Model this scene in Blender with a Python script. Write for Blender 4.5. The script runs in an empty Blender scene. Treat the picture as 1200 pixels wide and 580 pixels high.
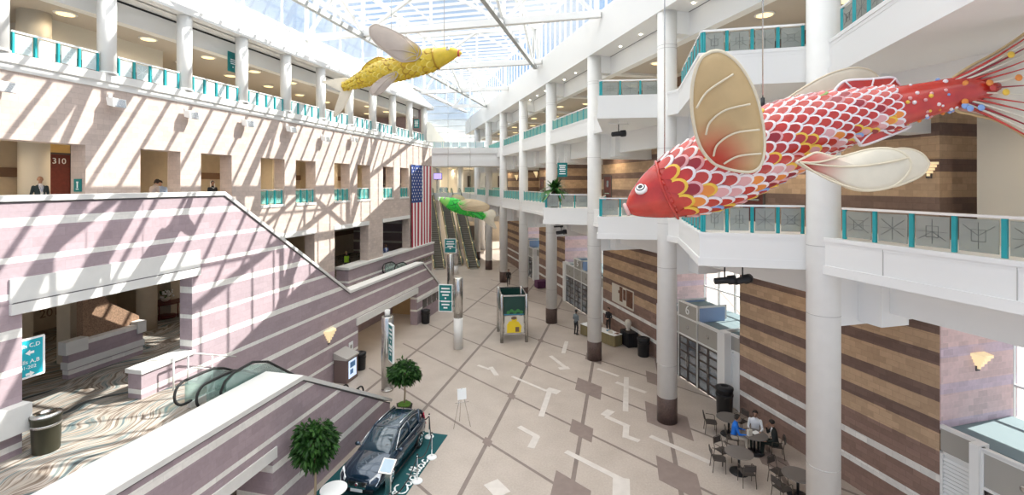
import bpy, bmesh, math, random
import numpy as np
from mathutils import Vector, Matrix
random.seed(7)
S = bpy.context.scene
COL = S.collection
PI = math.pi
# ------------------------------------------------------------------ survey
# the hall is a wedge: its left side runs along direction L, its right side along R
F, CX, V0, H = 550., 600., 215.5, 10.8
tL, tR = math.atan(130/550.), math.atan(145/550.)
cL, sL, cR, sR = math.cos(tL), math.sin(tL), math.cos(tR), math.sin(tR)
def g(u, v, z=0.):
    Y = F*(H-z)/(v-V0)
    return Vector(((u-CX)*Y/F, Y, z))
def at(u, v, Y): return Vector(((u-CX)*Y/F, Y, H-(v-V0)*Y/F))
def Lw(p, q, z=0.): return Vector((p*sL-q*cL, p*cL+q*sL, z))
def Rw(w, r, z=0.): return Vector((-r*sR+w*cR, r*cR+w*sR, z))
def toL(P): return Vector((P[0]*sL+P[1]*cL, -P[0]*cL+P[1]*sL, P[2]))
def toR(P): return Vector((P[0]*cR+P[1]*sR, -P[0]*sR+P[1]*cR, P[2]))
def YL(u, q): return q/(sL-cL*(u-CX)/F)
def pL(u, q):
    Y = YL(u, q); return (u-CX)*Y/F*sL+Y*cL
def zL(u, v, q): return H-(v-V0)*YL(u, q)/F
ANG = {'W': 0., 'L': PI/2-tL, 'R': tR}
ORD = ['first','second','third','fourth','fifth','sixth','seventh','eighth','ninth','tenth','eleventh','twelfth','thirteenth','fourteenth','fifteenth','sixteenth','seventeenth','eighteenth','nineteenth','twentieth']
# ------------------------------------------------------------------ materials
def new_mat(name):
    m = bpy.data.materials.new(name); m.use_nodes = True
    nt = m.node_tree; b = nt.nodes['Principled BSDF']
    return m, nt, b
def N(nt, t, **k):
    n = nt.nodes.new(t)
    for a, v in k.items():
        if a in n.inputs: n.inputs[a].default_value = v
        else: setattr(n, a, v)
    return n
def flat(name, c, rough=.6, metal=0., noise=0., scale=3., spec=.4, coat=0., emit=None, es=0., alpha=1.):
    m, nt, b = new_mat(name)
    b.inputs['Roughness'].default_value = rough; b.inputs['Metallic'].default_value = metal
    b.inputs['Specular IOR Level'].default_value = spec; b.inputs['Coat Weight'].default_value = coat
    b.inputs['Base Color'].default_value = (*c, 1)
    if noise:
        tc = N(nt, 'ShaderNodeTexCoord'); n = N(nt, 'ShaderNodeTexNoise', Scale=scale, Detail=4.)
        nt.links.new(tc.outputs['Object'], n.inputs['Vector'])
        r = N(nt, 'ShaderNodeValToRGB')
        r.color_ramp.elements[0].position = .3; r.color_ramp.elements[1].position = .7
        r.color_ramp.elements[0].color = (*[x*(1-noise) for x in c], 1)
        r.color_ramp.elements[1].color = (*[min(1, x*(1+noise)) for x in c], 1)
        nt.links.new(n.outputs['Fac'], r.inputs['Fac']); nt.links.new(r.outputs['Color'], b.inputs['Base Color'])
    if emit:
        b.inputs['Emission Color'].default_value = (*emit, 1); b.inputs['Emission Strength'].default_value = es
    return m
def glass(name, tint=(.9, .95, .95), body=(.7, .75, .75), f=.25, rough=.1, gloss=.1):
    m = bpy.data.materials.new(name); m.use_nodes = True; nt = m.node_tree; nt.nodes.clear()
    t = N(nt, 'ShaderNodeBsdfTransparent'); t.inputs[0].default_value = (*tint, 1)
    d = N(nt, 'ShaderNodeBsdfDiffuse'); d.inputs[0].default_value = (*body, 1)
    gl = N(nt, 'ShaderNodeBsdfGlossy', Roughness=rough)
    a = N(nt, 'ShaderNodeMixShader'); a.inputs[0].default_value = f
    c = N(nt, 'ShaderNodeMixShader'); c.inputs[0].default_value = gloss
    o = N(nt, 'ShaderNodeOutputMaterial')
    nt.links.new(t.outputs[0], a.inputs[1]); nt.links.new(d.outputs[0], a.inputs[2])
    nt.links.new(a.outputs[0], c.inputs[1]); nt.links.new(gl.outputs[0], c.inputs[2])
    nt.links.new(c.outputs[0], o.inputs[0])
    return m
def brick(name, stops, zmax=20., bw=.42, bh=.2, var=.08, mort=.86, bump=.25, rough=.85, soft=.006):
    """stops: [(z, colour)] from the bottom up, each colour running to the next stop"""
    m, nt, b = new_mat(name); L = nt.links.new
    b.inputs['Roughness'].default_value = rough; b.inputs['Specular IOR Level'].default_value = .2
    tc = N(nt, 'ShaderNodeTexCoord'); sx = N(nt, 'ShaderNodeSeparateXYZ'); L(tc.outputs['Object'], sx.inputs[0])
    sn = N(nt, 'ShaderNodeSeparateXYZ'); L(tc.outputs['Normal'], sn.inputs[0])
    ab = N(nt, 'ShaderNodeMath', operation='ABSOLUTE'); L(sn.outputs[0], ab.inputs[0])
    gt = N(nt, 'ShaderNodeMath', operation='GREATER_THAN'); L(ab.outputs[0], gt.inputs[0]); gt.inputs[1].default_value = .6
    mx = N(nt, 'ShaderNodeMix'); L(gt.outputs[0], mx.inputs[0]); L(sx.outputs[0], mx.inputs[2]); L(sx.outputs[1], mx.inputs[3])
    cv = N(nt, 'ShaderNodeCombineXYZ'); L(mx.outputs[0], cv.inputs[0]); L(sx.outputs[2], cv.inputs[1])
    dv = N(nt, 'ShaderNodeMath', operation='DIVIDE'); L(sx.outputs[2], dv.inputs[0]); dv.inputs[1].default_value = zmax
    def ramp(st):
        out = None
        # ramps hold 32 stops at most; these walls stay below that
        r = N(nt, 'ShaderNodeValToRGB'); cr = r.color_ramp; cr.interpolation = 'CONSTANT'
        for i, (z, c) in enumerate(st):
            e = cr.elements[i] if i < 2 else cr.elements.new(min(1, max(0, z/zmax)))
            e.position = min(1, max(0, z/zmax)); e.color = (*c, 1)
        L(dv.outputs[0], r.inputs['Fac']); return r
    if len(stops) == 1: stops = stops+[(zmax*.99, stops[0][1])]
    r = ramp(stops)
    bt = N(nt, 'ShaderNodeTexBrick'); L(cv.outputs[0], bt.inputs['Vector'])
    bt.inputs['Scale'].default_value = 1.; bt.inputs['Brick Width'].default_value = bw; bt.inputs['Row Height'].default_value = bh
    bt.inputs['Mortar Size'].default_value = soft; bt.inputs['Mortar Smooth'].default_value = .3
    bt.inputs['Color1'].default_value = (1-var,)*3+(1,); bt.inputs['Color2'].default_value = (1+var,)*3+(1,)
    bt.inputs['Mortar'].default_value = (mort,)*3+(1,)
    no = N(nt, 'ShaderNodeTexNoise', Scale=9., Detail=3.); L(tc.outputs['Object'], no.inputs['Vector'])
    nr = N(nt, 'ShaderNodeMapRange'); L(no.outputs['Fac'], nr.inputs[0]); nr.inputs[3].default_value = .88; nr.inputs[4].default_value = 1.12
    m1 = N(nt, 'ShaderNodeMix', data_type='RGBA', blend_type='MULTIPLY'); m1.inputs[0].default_value = 1
    L(r.outputs['Color'], m1.inputs[6]); L(bt.outputs['Color'], m1.inputs[7])
    m2 = N(nt, 'ShaderNodeMix', data_type='RGBA', blend_type='MULTIPLY'); m2.inputs[0].default_value = 1
    L(m1.outputs[2], m2.inputs[6]); L(nr.outputs[0], m2.inputs[7]); L(m2.outputs[2], b.inputs['Base Color'])
    bp = N(nt, 'ShaderNodeBump', Strength=bump, Distance=.02); L(bt.outputs['Fac'], bp.inputs['Height']); bp.invert = True
    L(bp.outputs[0], b.inputs['Normal'])
    return m
M = {}
M['white'] = flat('white_paint', (.80, .80, .785), .55)
M['column'] = flat('column_paint', (.78, .775, .75), .5, noise=.02)
M['cream'] = flat('cream_paint', (.66, .62, .54), .7)
M['soffit'] = flat('soffit_paint', (.72, .70, .66), .8)
M['ceil'] = flat('ceiling_tile', (.52, .47, .41), .9)
M['beige'] = flat('beige_wall', (.56, .48, .37), .8, noise=.05)
M['bandbrown'] = flat('brown_band', (.20, .12, .08), .7)
M['teal'] = flat('teal_metal', (.02, .33, .36), .35, noise=.05)
M['tealsign'] = flat('teal_sign', (.01, .19, .19), .5)
M['tealbright'] = flat('teal_sign_bright', (.02, .42, .52), .45)
M['signwhite'] = flat('sign_lettering', (.9, .92, .92), .5)
M['railtop'] = flat('handrail_metal', (.85, .84, .82), .25, .3)
M['steel'] = flat('stainless_steel', (.62, .61, .59), .22, 1.)
M['chrome'] = flat('chrome', (.85, .86, .88), .08, 1.)
M['black'] = flat('black_plastic', (.015, .015, .017), .4)
M['rubber'] = flat('black_rubber', (.02, .02, .02), .7)
M['dkbase'] = flat('brown_granite', (.105, .07, .06), .45, noise=.2, scale=12)
M['seam'] = flat('joint_line', (.48, .47, .45), .8)
M['seamdark'] = flat('shadow_joint', (.12, .11, .11), .8)
M['capwhite'] = flat('precast_cap', (.71, .705, .68), .6, noise=.03)
M['wood'] = flat('dark_red_wood', (.13, .025, .018), .4, noise=.15, scale=8)
M['brownstone'] = flat('brown_pebble', (.27, .17, .11), .9, noise=.35, scale=26)
M['hipglass'] = glass('white_fritted_glass', (.9, .95, 1.), (.85, .9, .95), .45, .2, .03)
M['glassroof'] = glass('roof_glass', (.97, .985, 1.), (.75, .85, .95), .05, .05, .03)
M['glasspale'] = glass('pale_etched_glass', (.80, .90, .92), (.74, .84, .86), .62, .2, .06)
M['glassgrey'] = glass('smoky_etched_glass', (.62, .67, .63), (.50, .52, .48), .45, .15, .06)
M['glassteal'] = glass('green_etched_glass', (.4, .72, .66), (.30, .58, .52), .6, .2, .06)
M['glassdoor'] = glass('door_glass', (.45, .5, .55), (.25, .3, .36), .35, .03, .25)
M['etch'] = flat('etched_line', (.10, .11, .10), .5)
M['etchw'] = flat('etched_line_white', (.8, .85, .85), .5)
M['lamp'] = flat('lamp_glow', (1, .85, .5), .5, emit=(1., .74, .36), es=1.05)
M['lampw'] = flat('lamp_glow_small', (1, .95, .85), .5, emit=(1., .9, .7), es=7.)
M['vframe'] = flat('vestibule_frame', (.78, .79, .78), .35)
M['vpanel'] = flat('vestibule_panel', (.40, .39, .36), .5, .2)
M['vblue'] = flat('vestibule_blue_panel', (.30, .42, .66), .4)
M['vroof'] = flat('vestibule_roof', (.20, .27, .29), .8)
M['bronze'] = flat('bronze_door', (.10, .085, .08), .4, .3)
WB = (.80, .78, .74)
PU, PU2 = (.375, .30, .325), (.40, .315, .34)
fw = [(0, PU)]
for k in range(11):
    z = 1.04+.97*k
    fw += [(z-.095, WB), (z+.095, PU if k % 2 else PU2)]
M['purple'] = brick('purple_banded_brick', fw, 20, .5, .24, .06, .9)
nw = [(0, PU)]
for z in (.85, 1.8, 2.78, 3.75): nw += [(z-.11, WB), (z+.11, PU)]
M['purple2'] = brick('purple_banded_brick_low', nw, 20, .5, .24, .06, .9)
LB = (.53, .44, .395)
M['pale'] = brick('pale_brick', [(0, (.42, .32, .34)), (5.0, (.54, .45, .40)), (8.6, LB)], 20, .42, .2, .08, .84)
TAN, BRN = (.52, .37, .245), (.205, .138, .115)
BRL = (.28, .185, .15)
rb = [(0, BRL), (.8, WB), (1.02, BRL), (1.77, WB), (2.0, BRL), (2.72, TAN), (3.25, BRN), (3.65, TAN), (4.2, BRN), (4.6, TAN), (5.25, BRN), (5.65, TAN), (6.2, BRN), (6.6, TAN), (7.2, BRN), (7.6, TAN),
      (9.1, (.34, .25, .19)), (9.9, (.22, .15, .12)), (10.35, TAN), (11.1, BRN), (11.5, TAN), (12.2, BRN), (12.6, TAN)]
M['brown'] = brick('brown_banded_brick', rb, 20, .42, .2, .12, .8)
PK = [(0, BRL), (2.0, (.55, .43, .50))]
for k in range(6): PK += [(2.5+k*1.1, (.74, .56, .56)), (3.3+k*1.1, (.66, .53, .61))]
M['pink'] = brick('pink_banded_brick', PK, 20, .42, .2, .1, 1.1)
# ------------------------------------------------------------------ geometry helpers
BASE = {}
class MB:
    def __init__(s): s.v = []; s.f = []; s.m = []; s.s = []
    def add(s, vs, fs, mi=0, sm=False):
        o = len(s.v); s.v += [tuple(x) for x in vs]
        for f in fs: s.f.append([o+i for i in f]); s.m.append(mi); s.s.append(sm)
        return s
    def box(s, x0, x1, y0, y1, z0, z1, mi=0):
        if x0 > x1: x0, x1 = x1, x0
        if y0 > y1: y0, y1 = y1, y0
        return s.add([(x0,y0,z0),(x1,y0,z0),(x1,y1,z0),(x0,y1,z0),(x0,y0,z1),(x1,y0,z1),(x1,y1,z1),(x0,y1,z1)],
              [(0,3,2,1),(4,5,6,7),(0,1,5,4),(1,2,6,5),(2,3,7,6),(3,0,4,7)], mi)
    def prism(s, pts, z0, z1, mi=0):
        n = len(pts)
        return s.add([(x,y,z0) for x,y in pts]+[(x,y,z1) for x,y in pts], [tuple(range(n))[::-1], tuple(range(n,2*n))]+[(i,(i+1)%n,n+(i+1)%n,n+i) for i in range(n)], mi)
    def prism_y(s, pts, y0, y1, mi=0):           # polygon in (x,z), thickness along y
        n = len(pts)
        return s.add([(x,y0,z) for x,z in pts]+[(x,y1,z) for x,z in pts], [tuple(range(n)), tuple(range(n,2*n))[::-1]]+[(i,n+i,n+(i+1)%n,(i+1)%n) for i in range(n)], mi)
    def prism_x(s, pts, x0, x1, mi=0):           # polygon in (y,z), thickness along x
        n = len(pts)
        return s.add([(x0,y,z) for y,z in pts]+[(x1,y,z) for y,z in pts], [tuple(range(n)), tuple(range(n,2*n))[::-1]]+[(i,n+i,n+(i+1)%n,(i+1)%n) for i in range(n)], mi)
    def lathe(s, prof, c=(0,0), n=20, mi=0, sm=True):
        vs = []; k = len(prof)
        for r, z in prof: vs += [(c[0]+r*math.cos(2*PI*i/n), c[1]+r*math.sin(2*PI*i/n), z) for i in range(n)]
        fs = [(j*n+i, j*n+(i+1)%n, (j+1)*n+(i+1)%n, (j+1)*n+i) for j in range(k-1) for i in range(n)]
        s.add(vs, fs, mi, sm)
        o = len(s.v)-len(vs)
        s.f.append([o+i for i in range(n)][::-1]); s.m.append(mi); s.s.append(False)
        s.f.append([o+(k-1)*n+i for i in range(n)]); s.m.append(mi); s.s.append(False)
        return s
    def cyl(s, c, r, z0, z1, n=20, mi=0): return s.lathe([(r,z0),(r,z1)], c, n, mi)
    def tube(s, pts, r, n=6, mi=0, closed=False, r2=None):
        pts = [Vector(p) for p in pts]; k = len(pts); vs = []; up = None
        for i, p in enumerate(pts):
            if closed: t = pts[(i+1)%k]-pts[i-1]
            else: t = pts[min(i+1,k-1)]-pts[max(i-1,0)]
            t = t.normalized() if t.length > 1e-9 else Vector((0,0,1))
            if up is None: up = t.orthogonal().normalized()
            a = (up-t*up.dot(t)); a = a.normalized() if a.length > 1e-6 else t.orthogonal().normalized(); up = a
            b = t.cross(a); rr = r if r2 is None else r+(r2-r)*i/(k-1)
            vs += [p+a*rr*math.cos(2*PI*j/n)+b*rr*math.sin(2*PI*j/n) for j in range(n)]
        fs = [(i*n+j, i*n+(j+1)%n, ((i+1)%k)*n+(j+1)%n, ((i+1)%k)*n+j) for i in range(k if closed else k-1) for j in range(n)]
        if not closed: fs += [tuple(range(n))[::-1], tuple((k-1)*n+j for j in range(n))]
        return s.add(vs, fs, mi, n > 4)
    def bar(s, a, b, w, h, mi=0):                # rectangular bar between two points, h vertical-ish
        a, b = Vector(a), Vector(b); t = (b-a).normalized()
        x = t.cross(Vector((0,0,1)))
        x = x.normalized() if x.length > 1e-4 else Vector((1,0,0))
        y = x.cross(t).normalized()
        vs = [p+x*sx*w/2+y*sy*h/2 for p in (a, b) for sx, sy in ((-1,-1),(1,-1),(1,1),(-1,1))]
        return s.add(vs, [(3,2,1,0),(4,5,6,7),(0,1,5,4),(1,2,6,5),(2,3,7,6),(3,0,4,7)], mi)
    def ball(s, c, r, nu=14, nv=9, mi=0):
        if not hasattr(r, '__len__'): r = (r, r, r)
        vs = [(c[0], c[1], c[2]-r[2])]
        for j in range(1, nv):
            a = -PI/2+PI*j/nv
            vs += [(c[0]+r[0]*math.cos(a)*math.cos(2*PI*i/nu), c[1]+r[1]*math.cos(a)*math.sin(2*PI*i/nu), c[2]+r[2]*math.sin(a)) for i in range(nu)]
        vs.append((c[0], c[1], c[2]+r[2])); e = len(vs)-1
        fs = [(0, 1+(i+1)%nu, 1+i) for i in range(nu)]
        fs += [(1+j*nu+i, 1+j*nu+(i+1)%nu, 1+(j+1)*nu+(i+1)%nu, 1+(j+1)*nu+i) for j in range(nv-2) for i in range(nu)]
        fs += [(1+(nv-2)*nu+i, 1+(nv-2)*nu+(i+1)%nu, e) for i in range(nu)]
        return s.add(vs, fs, mi, True)
    def slab(s, pts, th, mi=0):                  # a plate given by its 3-D outline, thickened along its normal
        pts = [Vector(p) for p in pts]; n = len(pts); nr = Vector((0,0,0))
        for i in range(n): nr += pts[i].cross(pts[(i+1)%n])
        nr.normalize()
        vs = [p-nr*th/2 for p in pts]+[p+nr*th/2 for p in pts]
        return s.add(vs, [tuple(range(n))[::-1], tuple(range(n,2*n))]+[(i,(i+1)%n,n+(i+1)%n,n+i) for i in range(n)], mi)
    def merge(s, o, mat=None, mi=None):
        k = len(s.v); s.v += [tuple(mat@Vector(p)) for p in o.v] if mat else o.v
        s.f += [[k+i for i in f] for f in o.f]; s.m += o.m if mi is None else [mi]*len(o.m); s.s += o.s
        return s
    def build(s, name, mats, parent=None, frame='W', base=None, recalc=True):
        if not isinstance(mats, (list, tuple)): mats = [mats]
        me = bpy.data.meshes.new(name)
        b = Vector(base) if base is not None else (BASE[parent.name] if parent is not None else Vector((0,0,0)))
        me.from_pydata([tuple(Vector(p)-b) for p in s.v], [], s.f)
        for mm in mats: me.materials.append(M[mm] if isinstance(mm, str) else mm)
        me.polygons.foreach_set('material_index', s.m); me.polygons.foreach_set('use_smooth', s.s)
        if recalc:
            bm = bmesh.new(); bm.from_mesh(me); bmesh.ops.recalc_face_normals(bm, faces=bm.faces[:]); bm.to_mesh(me); bm.free()
        o = bpy.data.objects.new(name, me); COL.objects.link(o)
        if parent is not None: o.parent = parent; BASE[o.name] = b
        else:
            f = frame if not isinstance(frame, str) else ANG[frame]
            o.rotation_euler.z = f; o.location = Matrix.Rotation(f, 3, 'Z')@b; BASE[o.name] = b
        return o
def tag(o, label=None, cat=None, group=None, kind=None):
    if label:
        o['label'] = label
        if len(label.split()) > 16: print('LONG', label)
    if cat: o['category'] = cat
    if group: o['group'] = group
    if kind: o['kind'] = kind
    return o
def thing(name, label, cat, base, frame='W', group=None):
    o = bpy.data.objects.new(name, None); COL.objects.link(o); o.empty_display_size = .2
    f = ANG[frame] if isinstance(frame, str) else frame
    o.rotation_euler.z = f; o.location = Matrix.Rotation(f, 3, 'Z')@Vector(base); BASE[o.name] = Vector(base)
    return tag(o, label, cat, group)
def local(name, label, cat, loc, yaw=0., group=None):      # parts given in the thing's own coordinates
    o = bpy.data.objects.new(name, None); COL.objects.link(o); o.empty_display_size = .2
    o.rotation_euler.z = yaw; o.location = loc; BASE[o.name] = Vector((0,0,0))
    return tag(o, label, cat, group)
def solo(name, mb, mats, label, cat, base, frame='W', group=None):
    return tag(mb.build(name, mats, None, frame, base), label, cat, group)
def struct(name, mb, mats, frame='W', parent=None):
    o = mb.build(name, mats, parent, frame)
    if parent is None: o['kind'] = 'structure'
    return o
def text_mb(body, size, depth=.01, mi=0):
    """letters as geometry lying in the x-z plane, reading along +x, centred"""
    cu = bpy.data.curves.new('t', 'FONT'); cu.body = body; cu.size = size; cu.extrude = depth/2; cu.align_x = 'CENTER'; cu.align_y = 'CENTER'
    cu.resolution_u = 3
    o = bpy.data.objects.new('t', cu); COL.objects.link(o)
    dg = bpy.context.evaluated_depsgraph_get(); me = bpy.data.meshes.new_from_object(o.evaluated_get(dg))
    mb = MB(); mb.add([(v.co.x, -v.co.z, v.co.y) for v in me.vertices], [tuple(p.vertices) for p in me.polygons], mi)
    bpy.data.objects.remove(o); bpy.data.meshes.remove(me); bpy.data.curves.remove(cu)
    return mb
def wall_cells(mb, x0, x1, z0, z1, y0, y1, holes, mi=0):
    """wall in the x-z plane from y0 to y1 with rectangular holes (x0,x1,z0,z1)"""
    xs = sorted({x0, x1, *[min(max(h[i], x0), x1) for h in holes for i in (0, 1)]})
    for a, b in zip(xs, xs[1:]):
        if b-a < 1e-6: continue
        c = (a+b)/2; hs = sorted((max(h[2], z0), min(h[3], z1)) for h in holes if h[0] < c < h[1]); z = z0
        for lo, hi in hs:
            if lo > z+1e-6: mb.box(a, b, y0, y1, z, lo, mi)
            z = max(z, hi)
        if z < z1-1e-6: mb.box(a, b, y0, y1, z, z1, mi)
    return mb
def railing(name, label, frame, pts, zb, zt, pane, step=1.1, group=None, pattern=False, ends=True):
    pts = [Vector((*p, 0)) for p in pts]
    t = thing(name, label, 'railing', (pts[0].x, pts[0].y, zb), frame, group)
    tr = MB()
    for a, b in zip(pts, pts[1:]): tr.bar(a+Vector((0,0,zt-.03)), b+Vector((0,0,zt-.03)), .09, .06)
    tr.build('top_rail', 'railtop', t)
    k = 0
    for a, b in zip(pts, pts[1:]):
        d = b-a; n = max(1, round(d.length/step)); e = d.normalized(); nn = Vector((-e.y, e.x, 0))
        for i in range(n+1):
            c = a+d*i/n
            if i == 0: c = c+e*.05
            if i == n: c = c-e*.05
            MB().bar(c+Vector((0,0,zb)), c+Vector((0,0,zt-.06)), .06, .09).build('post', 'teal', t)
            if i < n:
                p0, p1 = a+d*i/n+e*.09, a+d*(i+1)/n-e*.09
                m = MB().bar(p0+Vector((0,0,(zb+zt)/2-.02)), p1+Vector((0,0,(zb+zt)/2-.02)), .016, zt-zb-.16)
                if pattern:
                    h0, h1 = zb+.1, zt-.14; w = (p1-p0).length
                    def P(x, z): return p0+e*(x*w)+Vector((0,0,h0+(h1-h0)*z))
                    for k2, ln in enumerate(([(0.1,.2),(.5,.5),(.9,.2)], [(.1,.85),(.5,.5),(.9,.85)], [(.32,.3),(.32,.7),(.68,.7),(.68,.3),(.32,.3)], [(.5,.05),(.5,.95)], [(.05,.5),(.95,.5)])):
                        if (k+k2) % 4 == 3: continue
                        for s2 in (-1, 1): m.tube([P(*q)+nn*s2*.009 for q in ln], .006, 4, 1)
                    k += 1
                m.build('glass_panel', [pane, 'etchw' if pane == 'glasspale' else 'etch'], t)
    return t
# ------------------------------------------------------------------ setting, ground floor
def paver_mat():
    m, nt, b = new_mat('floor_paving'); L = nt.links.new
    b.inputs['Roughness'].default_value = .42; b.inputs['Specular IOR Level'].default_value = .35
    tc = N(nt, 'ShaderNodeTexCoord')
    n1 = N(nt, 'ShaderNodeTexNoise', Scale=.7, Detail=5.); n2 = N(nt, 'ShaderNodeTexNoise', Scale=14., Detail=3.)
    L(tc.outputs['Object'], n1.inputs['Vector']); L(tc.outputs['Object'], n2.inputs['Vector'])
    ad = N(nt, 'ShaderNodeMath', operation='ADD'); L(n1.outputs['Fac'], ad.inputs[0]); L(n2.outputs['Fac'], ad.inputs[1])
    r = N(nt, 'ShaderNodeValToRGB'); r.color_ramp.elements[0].position = .35; r.color_ramp.elements[1].position = .65
    hf = N(nt, 'ShaderNodeMath', operation='MULTIPLY'); L(ad.outputs[0], hf.inputs[0]); hf.inputs[1].default_value = .5
    r.color_ramp.elements[0].color = (.395, .34, .295, 1); r.color_ramp.elements[1].color = (.49, .43, .38, 1)
    L(hf.outputs[0], r.inputs['Fac']); L(r.outputs['Color'], b.inputs['Base Color'])
    return m
M['paver'] = paver_mat()
M['fline'] = flat('floor_dark_strip', (.215, .175, .155), .5, noise=.1)
M['fdark'] = flat('floor_dark_rhomb', (.235, .185, .165), .5, noise=.08)
M['flight'] = flat('floor_light_strip', (.60, .56, .52), .45, noise=.06)
c43, s43 = math.cos(math.radians(43)), math.sin(math.radians(43))
def qs_xy(q, s):                       # floor grid: q = offset left of the L lines, s = offset along their cross lines
    # X*cL - Y*sL = -q ; X*c43 + Y*s43 = s
    d = cL*s43+sL*c43
    return ((-q*s43+sL*s)/d, (cL*s+c43*q)/d)
fl = MB()
fl.box(-45, 34, -6, 100, -.3, 0, 0)
def fpoly(pts, z, mi): fl.prism(pts, .0005, z, mi)
for k in range(-4, 4):
    q = 1.77+3.75*k
    fpoly([qs_xy(q-.085, -6), qs_xy(q+.085, -6), qs_xy(q+.085, 62), qs_xy(q-.085, 62)], .003, 1)
for k in range(-3, 13):
    s = 12.65+3.62*k
    fpoly([qs_xy(-13.5, s-.06), qs_xy(-13.5, s+.06), qs_xy(14.5, s+.06), qs_xy(14.5, s-.06)], .0025, 1)
for k in range(-2, 12):
    s = 12.65+3.62*k
    for q, a in ((5.52, .2), (1.77, .5 if k % 2 else .68), (-1.98, .7 if k % 2 else .92), (-5.73, .5)):
        fpoly([qs_xy(q-a, s-a*.95), qs_xy(q-a, s+a*.95), qs_xy(q+a, s+a*.95), qs_xy(q+a, s-a*.95)], .005, 2)
zst = .004
def strip(u0, v0, u1, v1, w=.26):
    a, b = g(u0, v0), g(u1, v1); t = (b-a).normalized(); n = Vector((-t.y, t.x, 0))*w/2
    global zst; zst += .0003; fpoly([(a+n).xy[:], (a-n).xy[:], (b-n).xy[:], (b+n).xy[:]], zst, 3)
for st in ((645,455,634,488),(641,456,655,460,.5),(734,442,733,482),(722,448,757,460),(708,487,716,481,.4),(710,488,737,500),(734,498,733,513),(733,511,749,517),
           (608,500,630,512),(629,511,622,525,.3),(663,529,728,562),(728,560,728,584,.6),(762,511,832,542),(664,466,673,444,.0),
           (664,400,660,414),(645,417,663,431),(655,432,667,431,.4),(574,433,560,428,.2),(582,440,575,430),(600,441,640,458,.18),
           (575,565,590,580,.6),(700,432,725,441,.2)):
    if len(st) == 4 or st[4] > 0: strip(*st)
struct('floor', fl, ['paver', 'fline', 'fdark', 'flight'])
# ------------------------------------------------------------------ left side (frame L: x = along the hall, y = to the left, z up)
qF, qW, qN = 15.33, 18.72, 10.69
L3, L2 = 9.3, 3.75
ho3 = [(3,12.84,9.3,12.2),(14.8,16.54,9.3,12.2),(17.56,19.29,9.3,12.2),(21.19,23,9.64,12.2),(23.93,25.75,9.64,12.2),(27.71,29.52,9.64,12.2),(30.5,32.27,9.64,12.2),(34.23,35.95,9.64,12.2),(37.19,38.85,9.64,12.2)]
ho2 = [(3,19.3,3.75,7.7),(21.2,25.66,3.75,7.7),(27.76,32.02,3.75,7.7),(34.23,39.0,3.75,7.7)]
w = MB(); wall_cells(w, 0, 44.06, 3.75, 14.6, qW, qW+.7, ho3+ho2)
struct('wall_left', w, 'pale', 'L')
w = MB(); w.box(0, 44.06, qW, qW+.7, 0, 3.3); w.box(43.3, 44.06, qW+.7, 27, 0, 18.3)
struct('wall_left', w, 'purple', 'L')
# low parapet under the upper-level openings of the far end, with a white cap
w = MB(); w.box(29.0, 44.06, qW-.25, qW-.02, 3.75, 4.85, 0); w.box(28.9, 44.1, qW-.32, qW+.75, 4.85, 5.02, 1)
w.box(29.0, 32.0, qW, qW+.7, 3.75, 4.85); w.box(34.24, 38.99, qW, qW+.7, 3.75, 4.85)
struct('wall_left', w, ['purple', 'capwhite'], 'L')
# white kerb under the top gallery rail
w = MB(); w.box(0, 44.1, qW-.12, qW+.3, 14.6, 14.9); w.box(0, 44.1, qW-.05, qW+.3, 14.35, 14.6)
for h in ho3[3:]: w.box(h[0]-.03, h[1]+.03, qW-.05, qW+.72, 9.52, 9.66)
for h in ho2[1:]: w.box(h[0]-.1, h[1]+.1, qW-.04, qW, 7.7, 8.0)
struct('trim_1', w, 'capwhite', 'L')
# floors
w = MB(); w.box(0, 44, qW+.7, 27, 13.9, 14.6); struct('floor', w, 'soffit', 'L')
w = MB(); w.box(0, 15.37, qF+.55, qW, 8.6, 9.3); w.box(0, 44, qW+.7, 27, 8.6, 9.3)
for h in ho3[:3]: w.box(h[0], h[1], qW, qW+.7, 8.8, 9.3)
struct('floor', w, 'soffit', 'L')
def carpet_mat():
    m, nt, b = new_mat('swirl_carpet'); L = nt.links.new
    b.inputs['Roughness'].default_value = .95; b.inputs['Specular IOR Level'].default_value = .05
    tc = N(nt, 'ShaderNodeTexCoord')
    n1 = N(nt, 'ShaderNodeTexNoise', Scale=.42, Detail=1.); L(tc.outputs['Object'], n1.inputs['Vector'])
    sb = N(nt, 'ShaderNodeVectorMath', operation='SUBTRACT'); L(n1.outputs['Color'], sb.inputs[0]); sb.inputs[1].default_value = (.5, .5, .5)
    ml = N(nt, 'ShaderNodeVectorMath', operation='MULTIPLY'); L(sb.outputs[0], ml.inputs[0]); ml.inputs[1].default_value = (1.4, 3.2, 0)
    av = N(nt, 'ShaderNodeVectorMath', operation='ADD'); L(tc.outputs['Object'], av.inputs[0]); L(ml.outputs[0], av.inputs[1])
    mp = N(nt, 'ShaderNodeMapping'); L(av.outputs[0], mp.inputs[0]); mp.inputs['Scale'].default_value = (.36, 4.2, 1)
    wv = N(nt, 'ShaderNodeTexNoise', Scale=1., Detail=4.); L(mp.outputs[0], wv.inputs['Vector'])
    r = N(nt, 'ShaderNodeValToRGB'); cr = r.color_ramp
    for i, (p, c) in enumerate(((.30, (.06,.05,.045)), (.38, (.12,.17,.18)), (.44, (.40,.36,.31)), (.5, (.15,.115,.09)), (.56, (.46,.41,.36)), (.63, (.13,.18,.185)), (.7, (.36,.29,.23)))):
        e = cr.elements[i] if i < 2 else cr.elements.new(p)
        e.position = p; e.color = (*c, 1)
    L(wv.outputs['Fac'], r.inputs['Fac']); L(r.outputs['Color'], b.inputs['Base Color'])
    return m
M['carpet'] = carpet_mat()
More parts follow.
